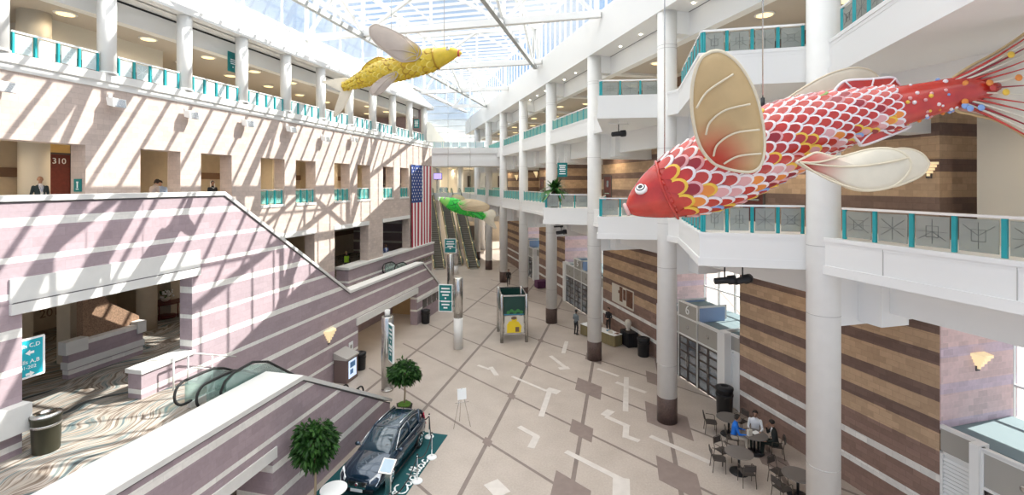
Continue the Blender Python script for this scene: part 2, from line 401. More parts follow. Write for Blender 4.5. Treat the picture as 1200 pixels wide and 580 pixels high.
pE = 12.9                                # where the near escalators leave the carpeted landing
w = MB(); w.box(0, pE, qN+1.4, qF, 3.3, 3.75); w.box(pE, 13.6, 13.5, qF, 3.3, 3.75); w.box(0, 33.4, qF+.02, qW, 3.3, 3.75); w.box(0, 44, qW, 27.5, 3.3, 3.75)
struct('floor', w, 'carpet', 'L')
# back walls, ceilings and bulkheads of the galleries
w = MB(); w.box(0, 44, 25.6, 25.8, L3, 13.9, 0); w.box(0, 44, 25.5, 25.6, 11.1, 11.5, 1)
for p in (9, 20.1, 26.6, 33.2, 39.6): w.box(p, p+.7, 22.6, 25.6, L3, 13.9, 0)
struct('wall_left', w, ['beige', 'bandbrown'], 'L')
w = MB(); w.box(0, 44, 26, 26.2, 14.6, 18.3, 0); w.box(0, 44, 25.9, 26, 15.4, 16.1, 1); w.box(14.2, 14.6, 22.8, 26, 14.6, 18, 0); w.box(14.2, 19, 22.6, 22.8, 14.6, 18, 0); w.box(14.2, 19, 22.5, 22.6, 15.4, 16.1, 1)
struct('wall_left', w, ['cream', 'bandbrown'], 'L')
w = MB(); w.box(0, 44, 27.2, 27.4, L2, 8.6, 0); w.box(0, 44, 27.1, 27.2, 5.7, 6.1, 1)
for p in (13.6, 20.2, 26.6, 33.0): w.box(p, p+.6, 23.5, 27.2, L2, 8.6, 0)
struct('wall_left', w, ['beige', 'bandbrown'], 'L')
w = MB(); w.box(0, 44, 20.2, 26, 17.5, 17.7); struct('ceiling', w, 'ceil', 'L')
w = MB(); w.box(0, 44.1, 19.0, 19.8, 18.2, 18.4, 0); w.box(0, 44.1, 19.8, 20.25, 17.35, 18.12, 0); w.box(0, 44.1, 19.78, 20.3, 18.12, 18.2, 1)
w.prism_x([(18.5,18.2),(18.5,18.5),(20.9,20.6),(20.9,20.75),(21.4,20.75),(21.4,18.4),(19.1,18.4),(19.1,18.2)], -4, 44.1, 0)
struct('ceiling', w, ['white', 'black'], 'L')
w = MB(); w.box(0, 44, qW+.7, 25.6, 12.9, 13.9); struct('ceiling', w, 'soffit', 'L')
w = MB(); w.box(0, 44, qW+.7, 27.2, 8.2, 8.6); struct('ceiling', w, 'soffit', 'L')
# ------------------------------------------------------------------ banded front wall with the sloping stair parapet
w = MB()
wall_cells(w, 0, 15.37, 0, 10.35, qF, qF+.55, [(9.02,12.15,3.6,7.45),(12.15,14.01,4.62,7.45)])
w.prism_y([(15.37,0),(25.05,0),(25.05,4.5),(24.15,4.5),(15.37,10.35)], qF, qF+.55)
w.box(25.05, 33.25, qF, qF+.55, 2.45, 4.5)
wall_cells(w, 33.25, 34.35, 0, 4.5, qF, qF+.55, [])
zE = zL(518, 336, qF)
w.prism_y([(34.35,0),(38.3,0),(38.3,zE-.1),(34.35,4.5)], qF, qF+.55)
w.box(38.0, 38.3, qF+.55, qW-.3, 0, .02)
struct('wall_front_left', w, 'purple', 'L')
w = MB()
def capline(a, b, y0, y1, h=.15):
    (p0, z0), (p1, z1) = a, b
    w.prism_y([(p0,z0),(p1,z1),(p1,z1+h),(p0,z0+h)], y0, y1)
y0, y1 = qF-.07, qF+.62
capline((0,10.35), (15.42,10.35), y0, y1); capline((15.42,10.35), (24.17,4.5), y0, y1); capline((24.17,4.5), (34.35,4.5), y0, y1); capline((34.35,4.5), (38.36,zE-.1), y0, y1)
w.box(12.1, 14.1, y0, y1, 4.58, 4.72); w.prism_y([(13.6,3.75),(20,0.05),(13.6,.05)], 13.5, qF)
w.box(8.75, 14.3, qF-.06, qF+.3, 7.72, 8.35); w.box(8.75, 14.3, qF-.09, qF+.6, 7.42, 7.7)
w.box(24.85, 33.4, qF-.06, qF+.3, 2.42, 2.85)
w.box(33.25, 38.3, qF-.06, qF+.1, 1.72, 1.95)
w.box(8.3, 9.06, qF-.3, qF+.58, 4.4, 5.1)
for (p0_, z0_), (p1_, z1_) in (((0,10.35),(15.4,10.35)),((15.4,10.35),(24.17,4.5)),((24.17,4.5),(34.35,4.5)),((34.35,4.5),(38.3,zE-.1))):
    w.prism_y([(p0_,z0_-.05),(p1_,z1_-.05),(p1_,z1_),(p0_,z0_)], qF-.012, qF+.1, 1)
w.box(8.8, 14.2, qF-.075, qF, 7.70, 7.73, 1)
struct('trim_2', w, ['capwhite', 'seamdark'], 'L')
w = MB()
for p in (34.3, 35.25, 36.2, 37.15): w.box(p, p+.8, qF-.015, qF+.02, 1.0, 1.68)
struct('window_1', w, flat('dark_glazing', (.05,.045,.045), .15), 'L')
# behind the street-level opening
w = MB(); w.box(22, 36, qF+4.6, qF+4.8, 0, 3.3); w.box(22, 22.2, qF+.6, qF+4.6, 0, 3.3); w.box(35.8, 36, qF+.6, qF+4.6, 0, 3.3)
struct('wall_left', w, flat('tan_lobby_wall', (.50,.36,.20), .8, noise=.06), 'L')
# ------------------------------------------------------------------ near parapet wall along the escalators
w = MB()
w.box(0, 12.6, qN, qN+1.4, 2.15, 4.1)
w.prism_y([(12.6,0),(20.21,0),(20.21,.5),(13.98,4.1),(12.6,4.1)], qN, qN+1.35)
w.box(0, 4, qN, qN+1.4, 0, 2.15)
struct('wall_near_left', w, 'purple2', 'L')
w = MB()
def cap2(a, b, y0, y1, h=.15):
    (p0, z0), (p1, z1) = a, b
    w.prism_y([(p0,z0),(p1,z1),(p1,z1+h),(p0,z0+h)], y0, y1)
cap2((0,4.1), (14.0,4.1), qN-.06, qN+1.46); cap2((14.0,4.1), (20.3,.5), qN-.06, qN+1.4)
w.box(0, 12.75, qN-.05, qN+.02, 2.15, 2.5); 
w.box(0, 14.0, qN-.012, qN+.1, 4.05, 4.1, 1); w.prism_y([(14.0,4.05),(20.21,.45),(20.21,.5),(14.0,4.1)], qN-.012, qN+.1, 1)
struct('trim_3', w, ['capwhite', 'seamdark'], 'L')
w = MB(); w.box(3, 12.6, qN+5, qN+5.2, 0, 3.3); w.box(0, 12.6, qN+1.4, qN+5, 2.6, 3.3)
struct('wall_near_left', w, flat('orange_lobby_wall', (.55,.33,.14), .8), 'L')
# landing side wall of the stair seen through the wide opening
w = MB()
Q = 19.75
pts = [(pL(u, Q), zL(u, v, Q)) for u, v in ((97,336),(122,346),(129,355),(163,370),(163,385),(97,415))]
w.prism_y(pts, Q, Q+.3)
struct('wall_left', w, 'brownstone', 'L')
w = MB(); Q = 19.45
a, b = pL(80, Q), pL(167, Q); zt = zL(167, 379, Q)
w.box(a, b, Q-.02, Q+.28, 3.75, zt, 0); w.box(a-.05, b+.05, Q-.05, Q+.30, 4.1, 4.35, 1); 
w.box(a-.12, a+.6, Q-.08, Q+.3, zt-.35, zt+.12, 1); w.box(b-.25, b+.1, Q-.08, Q+.3, zt-.35, zt+.12, 1)
struct('wall_left', w, ['purple', 'capwhite'], 'L')
w = MB(); w.box(pL(50,24.5)-.5, pL(79,24.5)+.3, 24.5, 24.7, 5.6, 7.3); struct('wall_left', w, 'cream', 'L')
# ------------------------------------------------------------------ left galleries: columns, rails
pc = [10.44+3.2*i for i in range(11)]
for i, p in enumerate(pc):
    t = thing('gallery_column', 'round white column on the left top gallery, %s from the near end' % ORD[i], 'column', (p, qW+.12, 14.9), 'L', 'round columns of the left top gallery')
    MB().cyl((p, qW+.12), .29, 14.9, 18.3, 24).build('shaft', 'column', t)
    MB().lathe([(.30,14.9),(.33,14.91),(.33,14.97),(.30,14.98)], (p, qW+.12), 24).build('base_ring', 'column', t)
    if i < 10:
        railing('glass_railing', 'pale glass and teal railing on the left top gallery, %s bay from the near end' % ORD[i], 'L', [(p+.32, qW+.06), (p+2.88, qW+.06)], 14.9, 15.66, 'glasspale', .64, 'railings of the left top gallery', pattern=i < 4)
railing('glass_railing', 'pale glass and teal railing cut by the left edge, on the left top gallery', 'L', [(7.5, qW+.06), (pc[0]-.32, qW+.06)], 14.9, 15.66, 'glasspale', .7, 'railings of the left top gallery', pattern=True)
for i, h in enumerate(ho3[3:]):
    railing('window_railing', 'teal framed glass guard in the wall opening, %s to the right of the sloping parapet' % ORD[i], 'L', [(h[0]+.03, qW+.15), (h[1]-.03, qW+.15)], 9.66, 10.5, 'glassteal', .6, 'guards in the left wall openings', pattern=True)
LAMPS = {}
def disc_light(name, c, frame, label, group, r=.3, mat='lamp', down=True):
    t = thing(name, label, 'ceiling light', c, frame, group)
    MB().lathe([(r+.06, c[2]), (r+.06, c[2]-.03), (r, c[2]-.045)], c[:2], 20).build('trim_ring', 'white', t)
    MB().lathe([(r*.96, c[2]-.03), (r*.9, c[2]-.06), (r*.5, c[2]-.075)], c[:2], 20).build('lens', mat, t)
    ld = LAMPS.get(r)
    if ld is None:
        ld = LAMPS[r] = bpy.data.lights.new('ceiling_lamp', 'SPOT'); ld.energy = {.34:170, .33:70, .3:45, .31:55, .29:24, .25:150, .35:420}.get(r, 100); ld.color = (1., .80, .55); ld.spot_size = math.radians(165); ld.spot_blend = .6; ld.shadow_soft_size = r*.7
    lo = bpy.data.objects.new('lamp', ld); COL.objects.link(lo); lo.parent = t; lo.location = (0, 0, -.12)
n = 0
for p in (11.2, 13.9, 17.2, 20.4, 23.6, 26.8, 30., 33.2, 36.4, 39.6):
    for q in (21.3, 23.6):
        disc_light('ceiling_light', (p+(.6 if q > 22 else 0), q, 17.5), 'L', 'left top gallery ceiling light, %s row from its rail, %s from the near end' % (('first' if q < 22 else 'second'), ORD[n//2]), 'ceiling lights of the left top gallery', .31); n += 1
for i, p in enumerate((5, 11, 15.7, 18.6, 22.1, 24.9, 28.6, 31.4, 35., 38.)):
    disc_light('ceiling_light', (p, 21.5, 12.9), 'L', 'round ceiling light in the left middle corridor, %s from the near end' % ORD[i], 'ceiling lights of the left middle corridor', .25)
for i, p in enumerate((8, 12.0, 17, 22.3, 28, 31, 36.5)):
    disc_light('ceiling_light', (p, 22.2, 8.2), 'L', 'round ceiling light over the lower carpeted hall, %s from the near end' % ORD[i], 'ceiling lights of the lower left hall', .29)
for i, p in enumerate((25.5, 29, 32.5)):
    disc_light('ceiling_light', (p, 17.4, 3.3), 'L', 'round ceiling light behind the ground level opening, %s from the near end' % ORD[i], 'ceiling lights of the ground level opening', .3)
disc_light('ceiling_light', (9.5, 13.6, 2.6), 'L', 'round ceiling light inside the near low doorway', None, .3)
# security and flood lights on the left wall under the top rail
for i, (u, v) in enumerate(((4,102),(136,121),(224,135),(290,145),(341,152),(381,163),(415,164))):
    p = pL(u, qW-.3); z = zL(u, v, qW-.3)
    t = thing('wall_floodlight', 'small white floodlight on the left brick wall, %s from the near end' % ORD[i], 'floodlight', (p, qW, z), 'L', 'floodlights under the left top gallery')
    m = MB(); m.box(p-.06, p+.06, qW-.04, qW, z+.1, z+.35); m.tube([(p, qW-.02, z+.22), (p, qW-.3, z+.16)], .03); m.build('bracket', 'white', t)
    m = MB(); m.prism_x([(qW-.52,z-.18),(qW-.2,z-.1),(qW-.14,z+.2),(qW-.46,z+.16)], p-.24, p+.24); m.build('housing', 'white', t)
    MB().slab([(p-.2,qW-.53,z-.16),(p+.2,qW-.53,z-.16),(p+.2,qW-.47,z+.12),(p-.2,qW-.47,z+.12)], .02).build('lens', 'steel', t)
# ------------------------------------------------------------------ right side (frame R: x = out to the right, y = along the hall, z up)
RC = [10.95, 18.9, 26.7, 34.6, 42.4, 50.3, 58.2, 66.1]
WC = 12.3
E3 = [(12.0,-2),(12.0,10.6),(12.1,11.3),(9.45,12.75),(12.1,17.7),(12.1,19.0),(9.43,20.1),(12.1,25.1),(12.1,27.0),(9.6,28.5),(12.1,33.2),(12.1,74)]
E4 = [(12.1,-2),(12.1,3),(9.4,5.5),(12.1,10.5),(12.1,11.3),(9.45,12.75),(12.1,17.7),(12.1,19.0),(9.43,20.1),(12.1,25.1),(12.1,74)]
def edge_strip(m, E, x0, x1, z0, z1, mi=0):
    for (a, b), (c, d) in zip(E, E[1:]):
        m.add([(a+x0,b,z0),(c+x0,d,z0),(c+x1,d,z0),(a+x1,b,z0),(a+x0,b,z1),(c+x0,d,z1),(c+x1,d,z1),(a+x1,b,z1)],
              [(0,3,2,1),(4,5,6,7),(0,1,5,4),(1,2,6,5),(2,3,7,6),(3,0,4,7)], mi)
for E, z0, z1, z2 in ((E3, 8.25, 9.1, 9.27), (E4, 13.85, 14.7, 14.9)):
    m = MB(); m.prism(E+[(22,74),(22,-2)], z0, z1); struct('floor', m, 'white', 'R')
    m = MB()
    if E is E3:
        for r_ in (9.0, 6.4, 3.8): m.box(11.985, 12.02, r_, r_+.018, 8.5, 9.15, 1)
    edge_strip(m, E, -.01, .34, z1, z2); edge_strip(m, E, -.045, .02, z0-.01, z0+.24); edge_strip(m, E, -.03, .03, z2-.1, z2+.01)
    struct('trim_4' if E is E3 else 'trim_5', m, ['white', 'seam'], 'R')
# beams below the two gallery floors
for z0, zc, zl, nm in ((8.25, 6.72, 7.2, 'ceiling'), (13.85, 12.35, 12.7, 'ceiling')):
    m = MB()
    for i, r in enumerate(RC):
        m.box(WC, 16.2 if z0 < 9 else 17, r-.33, r+.33, zc, z0)
        nx = RC[i-1] if i else 3.
        m.box(13.5, 13.9, nx+1.0, r-.9, zl, z0); m.box(13.2, 14.2, r-1.0, r-.33, zc+.1, z0); m.box(13.2, 14.2, nx+.33, nx+1.1, zc+.1, z0)
    struct(nm, m, 'white', 'R')
m = MB(); m.box(13.9, 17, -2, 74, 13.2, 13.3); struct('ceiling', m, 'ceil', 'R')
m = MB(); m.box(13.9, 16.2, -2, 74, 7.9, 8.0); struct('ceiling', m, 'soffit', 'R')
# roof edge above the top gallery
m = MB(); m.box(11.85, 12.2, -2, 74, 18.6, 20.7, 0); m.box(12.19, 13.2, -2, 74, 18.62, 18.75, 0); m.box(13.25, 13.7, -2, 74, 17.5, 18.75, 0); m.box(13.2, 13.25, -2, 74, 18.62, 18.75, 1)
for r in RC: m.box(12.5, 17, r-.3, r+.3, 17.6, 18.7, 0)
m.box(12.2, 22, -2, 74, 20.45, 20.69, 0)
struct('ceiling', m, ['white', 'black'], 'R')
m = MB(); m.box(13.7, 22, -2, 74, 17.75, 17.9); struct('ceiling', m, 'ceil', 'R')
m = MB(); m.box(17.6, 17.8, -2, 74, 14.7, 17.8, 0); m.box(17.55, 17.6, -2, 74, 16.9, 17.5, 1); struct('wall_right', m, ['cream', 'bandbrown'], 'R')
# columns
for i, r in enumerate(RC):
    t = thing('atrium_column', 'tall round white column with a dark base on the right side, %s from the camera' % ORD[i], 'column', (WC, r, 0), 'R', 'tall columns of the right side')
    MB().cyl((WC, r), .43, 1.15, 18.7, 36).build('shaft', 'column', t)
    MB().lathe([(.445,0),(.445,1.13),(.43,1.15)], (WC, r), 36).build('base', 'dkbase', t)
    m = MB()
    for z in (2.6, 7.0, 9.0, 12.4, 16.9, 17.05): m.lathe([(.425,z),(.433,z+.004),(.433,z+.02),(.425,z+.024)], (WC, r), 36)
    m.build('joint_ring', 'seam', t)
# glass railings
def rr(label, pts, z0, z1, pane, step, pat, grp): railing('glass_railing', label, 'R', pts, z0, z1, pane, step, grp, pat)
g3, g4 = 'railings of the right middle gallery', 'railings of the right top gallery'
rr('long smoky glass and teal railing at the right edge, right of the nearest column', [(12.2,10.25),(12.15,0.5)], 9.28, 10.15, 'glassgrey', .87, True, g3)
rr('angled teal railing around the balcony corner between the two nearest columns, middle level', [(12.25,11.55),(9.66,12.9),(12.2,17.6)], 9.28, 10.15, 'glassgrey', .8, True, g3)
rr('angled teal railing of the balcony corner behind the mouth of the red fish', [(12.25,19.35),(9.64,20.3),(12.2,25.0)], 9.28, 10.15, 'glassgrey', .85, True, g3)
rr('angled teal railing of the balcony corner under the palm', [(12.25,27.3),(9.8,28.7),(12.2,33.1)], 9.28, 10.15, 'glassgrey', .85, True, g3)
for i, r in enumerate(RC[3:-1]):
    rr('straight green glass railing on the right middle gallery, %s beyond the palm' % ORD[i], [(12.2, r+.5), (12.2, r+7.3)], 9.28, 10.15, 'glassteal', 1.0, False, g3)
rr('teal railing at the top right edge of the picture, right of the nearest column', [(12.1,10.2),(9.65,5.6)], 14.91, 15.68, 'glassgrey', .8, True, g4)
rr('angled teal railing of the top gallery above the red fish', [(12.25,11.55),(9.66,12.9),(12.2,17.6)], 14.91, 15.68, 'glassgrey', .8, True, g4)
rr('angled teal railing of the top gallery left of the second nearest column', [(12.25,19.35),(9.64,20.3),(12.2,25.0)], 14.91, 15.68, 'glassgrey', .85, True, g4)
for i, r in enumerate(RC[2:-1]):
    rr('straight green glass railing on the right top gallery, %s beyond its angled balconies' % ORD[i], [(12.2, r+.5), (12.2, r+7.3)], 14.91, 15.68, 'glassteal', 1.0, False, g4)
# brick walls: blocks between the entrance recesses
BL = [(10.39,18.7), (25.5,33.3), (41.4,49.2), (57.0,64.8)]
WB0 = 16.06
for i, (a, b) in enumerate(BL):
    m = MB(); m.box(WB0, 19.4, a, b, 0, 13.25); struct('wall_right', m, 'brown', 'R')
    m = MB(); m.box(WB0+.01, 19.4, a-.03, a-.002, 3.4, 8.2); struct('wall_right', m, 'pink', 'R')
edges = [-2]+[x for ab in BL for x in ab]+[74]
for a, b in zip(edges[0::2], edges[1::2]):
    m = MB(); m.box(18.6, 18.8, a, b, 9.1, 13.2, 0); m.box(18.55, 18.6, a, b, 11.2, 11.7, 1); m.box(18.55, 18.6, a, b, 9.6, 10.3, 1)
    struct('wall_right', m, ['beige', 'bandbrown'], 'R')
m = MB(); m.box(16.3, 17.0, 8.0, 9.6, 9.1, 13.2); struct('wall_right', m, 'cream', 'R')
nd = 0
for i, (a, b) in enumerate(zip(edges[0::2], edges[1::2])):
    if i == 4: b = a+6
    m = MB(); x = 19.2
    n = max(2, round((b-a)/1.35))
    for k in range(n+1): m.box(x, x+.12, a+(b-a)*k/n-.04, a+(b-a)*k/n+.04, 0, 8.2)
    for z in (.05, 2.5, 4.4, 6.3, 8.1): m.box(x+.01, x+.11, a, b, z-.04, z+.04)
    f = struct('window_%d' % (i+2), m, 'vframe', 'R')
    m = MB(); m.box(x+.05, x+.06, a, b, 0, 8.2); struct('window_pane', m, 'glassroof', 'R', f)
# dark red doors on the middle gallery
for i, (r0, lab) in enumerate(((17.25, 1), (31.9, 1), (26.0, 1), (47.6, 1))):
    x = WB0
    m = MB(); m.box(x-.03, x+.02, r0, r0+1.1, 9.1, 11.35); d = struct('door_%d' % (i+1), m, 'wood', 'R')
    m = MB()
    for e0, e1, z0, z1 in ((r0-.09, r0, 9.1, 11.44), (r0+1.1, r0+1.19, 9.1, 11.44), (r0, r0+1.1, 11.35, 11.44)): m.box(x-.05, x+.02, e0, e1, z0, z1)
    m.build('door_frame', 'bronze', d)
    m = MB(); m.box(x-.09, x-.03, r0+.15, r0+.95, 10.05, 10.12); m.build('push_bar', 'steel', d)
    m = MB(); m.box(x-.036, x-.03, r0+.38, r0+.72, 10.55, 11.05); m.build('vision_panel', 'glassdoor', d)
# entrance vestibules
def vestibule(louv, post, low1, tower, low2, post2, louv2, num, label, zl=3.55, zt=4.3):
    x0 = 15.8
    t = thing('entrance_vestibule', label, 'entrance', (x0, tower[0], 0), 'R', 'entrance vestibules along the right wall')
    units = [('l', low1, zl), ('t', tower, zt), ('l', low2, zl)]
    fm = MB(); pm = MB()
    lo, hi = min(low1), max(low2)
    for kind, (a, b), z in units:
        for e in (a, b): fm.box(x0-.02, x0+.1, e-.05, e+.05, 0, z)
        for zz in (2.46, 3.46, z-.04): fm.box(x0-.025, x0+.1, a, b, zz-.04, zz+.04)
        pm.box(x0+.01, x0+.06, a, b, 2.5, z-.05)
        if kind == 't':
            for e in (a, b):
                fm.box(x0, 17.6, e-.03, e+.03, z-.1, z); fm.box(x0, x0+.1, e-.05, e+.05, zl, z); fm.box(17.5, 17.6, e-.03, e+.03, zl, z)
    fm.box(x0-.03, 19.1, lo-.04, lo+.06, zl-.12, zl+.02); fm.box(x0-.03, 19.1, hi-.06, hi+.04, zl-.12, zl+.02)
    for a, b in (post, post2):
        fm.prism([(x0-.12,a),(x0-.12,b),(x0+.3,b),(x0+.3,a)], 0, zl+.04)
    fm.build('frame', 'vframe', t); pm.build('upper_panel', 'vpanel', t)
    m = MB(); m.box(WB0+.12, 19.1, min(louv+louv2)+.02, max(louv+louv2)-.02, zl-.25, zl-.1); m.build('roof', 'vroof', t)
    a, b = tower
    for e in (a, b): MB().box(x0+.1, 17.5, e-.015, e+.015, zl-.1, zt-.1).build('side_panel', 'vblue', t)
    m = MB(); m.box(x0+.1, 17.6, a, b, zt-.25, zt-.2); m.build('tower_roof', 'vroof', t)
    for a, b in (louv, louv2):
        m = MB(); m.box(WB0+.05, WB0+.1, a, b, 0, 2.75, 0)
        for e in (a+.03, b-.03): m.box(WB0-.02, WB0+.1, e-.04, e+.04, 0, 2.8)
        m.box(WB0-.02, WB0+.1, a, b, 2.72, 2.8)
        for k in range(22): m.slab([(WB0+.04,a+.06,.2+k*.115),(WB0+.04,b-.06,.2+k*.115),(WB0-.01,b-.06,.13+k*.115),(WB0-.01,a+.06,.13+k*.115)], .012)
        m.box(WB0, WB0+.1, a, b, 2.8, zl, 1); m.box(WB0-.03, WB0+.1, a, b, zl-.08, zl+.02, 0)
        m.build('louver', ['vframe', 'vpanel'], t)
    for kind, (a, b), z in units:
        d = MB(); c = (a+b)/2
        for e0, e1 in ((a+.06, c-.01), (c+.01, b-.06)):
            for y0, y1 in ((e0, e0+.07), (e1-.07, e1)): d.box(x0, x0+.05, y0, y1, .02, 2.4)
            for zz in (.1, .62, 1.1, 1.55, 1.98, 2.36): d.box(x0, x0+.05, e0, e1, zz-.05, zz+.05)
        o = d.build('door', 'bronze', t)
        q = MB(); q.box(x0+.02, x0+.03, a+.1, b-.1, .1, 2.36); q.build('pane', 'glassdoor', o)
        q = MB()
        for s in (-.07, .07): q.tube([(x0-.03, c+s, .85), (x0-.05, c+s, .9), (x0-.05, c+s, 1.35), (x0-.03, c+s, 1.4)], .014)
        q.build('handle', 'steel', o)
        q = MB(); q.merge(MB().lathe([(.09,0),(.09,.02),(.05,.03)], (0,0), 16), Matrix.Translation((x0-.0, c, 2.95)) @ Matrix.Rotation(-PI/2, 4, 'Y')); q.build('round_plate', 'steel', t)
    if num:
        c = sum(tower)/2
        tm = text_mb(num, .72, .03); q = MB()
        # reading from the hall: along -y
        q.merge(tm, Matrix.Translation((x0-.02, c, (3.5+zt)/2)) @ Matrix.Rotation(-PI/2, 4, 'Z'))
        tag(q.build('number', 'signwhite', t), 'white numeral %s' % num)
vestibule((18.72,19.27),(19.27,19.8),(19.8,21.5),(21.5,23.15),(23.15,24.8),(24.8,25.2),(25.2,25.48),'6','grey and white entrance box numbered 6 with glazed doors')
vestibule((33.32,34.2),(34.2,34.9),(35.0,36.9),(36.9,38.5),(38.5,40.5),(40.5,41.0),(41.0,41.38),'5','grey and white entrance box numbered 5, partly behind a column')
vestibule((9.42,10.36),(9.2,9.42),(7.4,9.2),(5.8,7.4),(4.2,5.8),(3.8,4.2),(3.0,3.8),None,'grey entrance box with a louver in the bottom right corner')
vestibule((49.22,50.0),(50.0,50.5),(50.5,52.3),(52.3,53.9),(53.9,55.7),(55.7,56.2),(56.2,56.9),None,'grey entrance box farthest away along the right wall')
# lamps
k3 = k4 = 0
for i, r in enumerate([6.5]+[x+4. for x in RC]):
    disc_light('ceiling_light', (15.2, r, 13.2), 'R', 'round ceiling light of the right middle gallery, %s from the camera' % ORD[i], 'ceiling lights of the right middle gallery', .34)
    for x in (14.9, 16.6):
        disc_light('ceiling_light', (x, r-1 if x > 16 else r+1, 17.75), 'R', 'right top gallery ceiling light, %s row from the rail, %s from the camera' % ('first' if x < 16 else 'second', ORD[i]), 'ceiling lights of the right top gallery', .33)
    for x, dr in ((14.9, 0),):
        disc_light('ceiling_light', (x, r+dr, 7.9), 'R', 'round ceiling light under the right middle gallery, %s from the camera' % ORD[i], 'ceiling lights under the right middle gallery', .3)
n = 0
for r in [x for x in np.arange(11, 44, 2.2)]:
    c = (12.75, float(r), 18.6)
    if all(abs(r-x) > .6 for x in RC):
        m = MB().lathe([(.07, c[2]), (.07, c[2]-.012), (.05, c[2]-.014)], c[:2], 12)
        solo('downlight', m, 'lampw', 'tiny downlight in the roof edge soffit, %s from the camera' % ORD[n], 'ceiling light', c, 'R', 'downlights in the roof edge soffit'); n += 1
# ------------------------------------------------------------------ far end
m = MB(); m.box(-10.2, -1.0, 54, 60, 12.9, 14.6, 0); m.box(-10.2, -1.0, 53.85, 54.1, 14.3, 14.95, 0); m.box(-10.2, -1, 53.9, 54, 12.85, 13.6, 0)
struct('floor', m, 'white')
railing('glass_railing', 'pale railing of the far bridge between the two top galleries', 'W', [(-9.9, 54.05), (-3.2, 54.05)], 14.95, 15.7, 'glasspale', .95)
m = MB(); m.box(-30, 4, 75.5, 95, 8.3, 9.2, 0); m.box(-30, 4, 75.3, 75.6, 8.2, 9.4, 0); struct('floor', m, 'white')
m = MB(); m.box(-45, 20, 96, 96.4, 0, 24, 0); struct('wall_back', m, 'cream')
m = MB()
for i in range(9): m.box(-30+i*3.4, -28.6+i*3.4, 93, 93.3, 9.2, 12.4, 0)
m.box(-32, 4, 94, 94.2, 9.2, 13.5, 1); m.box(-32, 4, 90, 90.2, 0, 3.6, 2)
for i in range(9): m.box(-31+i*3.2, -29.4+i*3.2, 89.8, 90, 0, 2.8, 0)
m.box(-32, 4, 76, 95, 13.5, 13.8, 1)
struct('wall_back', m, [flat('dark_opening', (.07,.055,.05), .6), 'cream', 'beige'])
m = MB(); m.box(20, 60, 30, 30.3, 0, 18, 0)
m = MB(); m.box(44.06, 96, 30, 30.3, 0, 20.6); struct('wall_left', m, 'cream', 'L')
for i, (x, y) in enumerate(((-12.3, 78), (-8.6, 78), (-5.0, 78), (-1.6, 78))):
    solo('far_column', MB().cyl((x, y), .5, 0, 17, 20), 'column', 'far white column behind the escalators, %s from the left' % ORD[i], 'column', (x, y, 0), 'W', 'far columns behind the escalators')
railing('glass_railing', 'railing at the head of the far escalators', 'W', [(-11.6, 75.45), (-10.4, 75.45)], 9.4, 10.3, 'glasspale', .6)
railing('glass_railing', 'far railing right of the escalators at the middle level', 'W', [(-7.6, 75.45), (-1.8, 75.45)], 9.4, 10.3, 'glassteal', 1.2)
t = thing('video_screen', 'small purple lit screen on the far middle level', 'screen', (-12.0, 77, 9.4), 'W')
MB().box(-12.9, -11.4, 76.6, 76.75, 11.5, 12.6).build('cabinet', 'black', t)
MB().box(-12.8, -11.5, 76.58, 76.6, 11.58, 12.52).build('display', flat('screen_purple', (.2,.15,.5), .3, emit=(.35,.28,.75), es=1.2), t)
MB().cyl((-12.15, 76.7), .06, 9.2, 11.5, 10).build('post', 'steel', t)
# ------------------------------------------------------------------ roof
ZT0, ZT1, ZG = 20.55, 23.3, 23.95
def q_at_fascia(p, wv=11.9):
    # q on the line p=const where it meets the right roof edge
    a, b = toR(Lw(p, 0)), toR(Lw(p, 10)); return (wv-a.x)/((b.x-a.x)/10)
ql = 21.1
m = MB(); panes = MB(); pe = 62.
p = -6.; k = 0
while p < pe:
    q0 = q_at_fascia(p)-.1
    m.box(p-.04, p+.04, q0, ql+.3, ZG-.2, ZG, 0); p += 1.06
for q in np.arange(-18, 21, 4.7):
    q = float(q)
    # clip each purlin where it leaves over the right roof edge
    pa = next((x for x in np.arange(-6, pe, .5) if q_at_fascia(x) < q), None)
    ps = [x for x in np.arange(-6, pe, .5) if q_at_fascia(x) < q]
    if ps: m.box(float(ps[0]), float(ps[-1])+.5, q-.03, q+.03, ZG-.30, ZG-.20)
m.box(-6, pe, ql-.1, ql+.3, 20.7, 20.95); m.box(-6, pe, ql-.05, ql+.25, ZG-.25, ZG+.02)
for p in np.arange(-6, pe, 3.18): m.box(float(p)-.05, float(p)+.05, ql+.05, ql+.17, 20.9, ZG)
fr = struct('window_7', m, 'white', 'L')
pl_ = [(-6, q_at_fascia(-6)), (pe, q_at_fascia(pe)), (pe, ql+.2), (-6, ql+.2)]
panes.prism(pl_, ZG+.0, ZG+.02); panes.box(-6, pe, ql+.1, ql+.12, 20.9, ZG)
struct('window_pane', panes, 'glassroof', 'L', fr)
m = MB()
for r in np.arange(-2, 74, 1.06): m.box(11.95, 12.05, float(r)-.05, float(r)+.05, 20.7, ZG)  # posts set close together so their shadows stripe the landing and near caps
m.box(11.9, 12.1, -2, 74, 20.7, 20.85); m.box(11.9, 12.1, -2, 74, ZG-.25, ZG)
fr = struct('window_8', m, 'white', 'R')
m = MB(); m.box(11.99, 12.01, -2, 74, 20.85, ZG-.2); struct('window_pane', m, 'glassroof', 'R', fr)
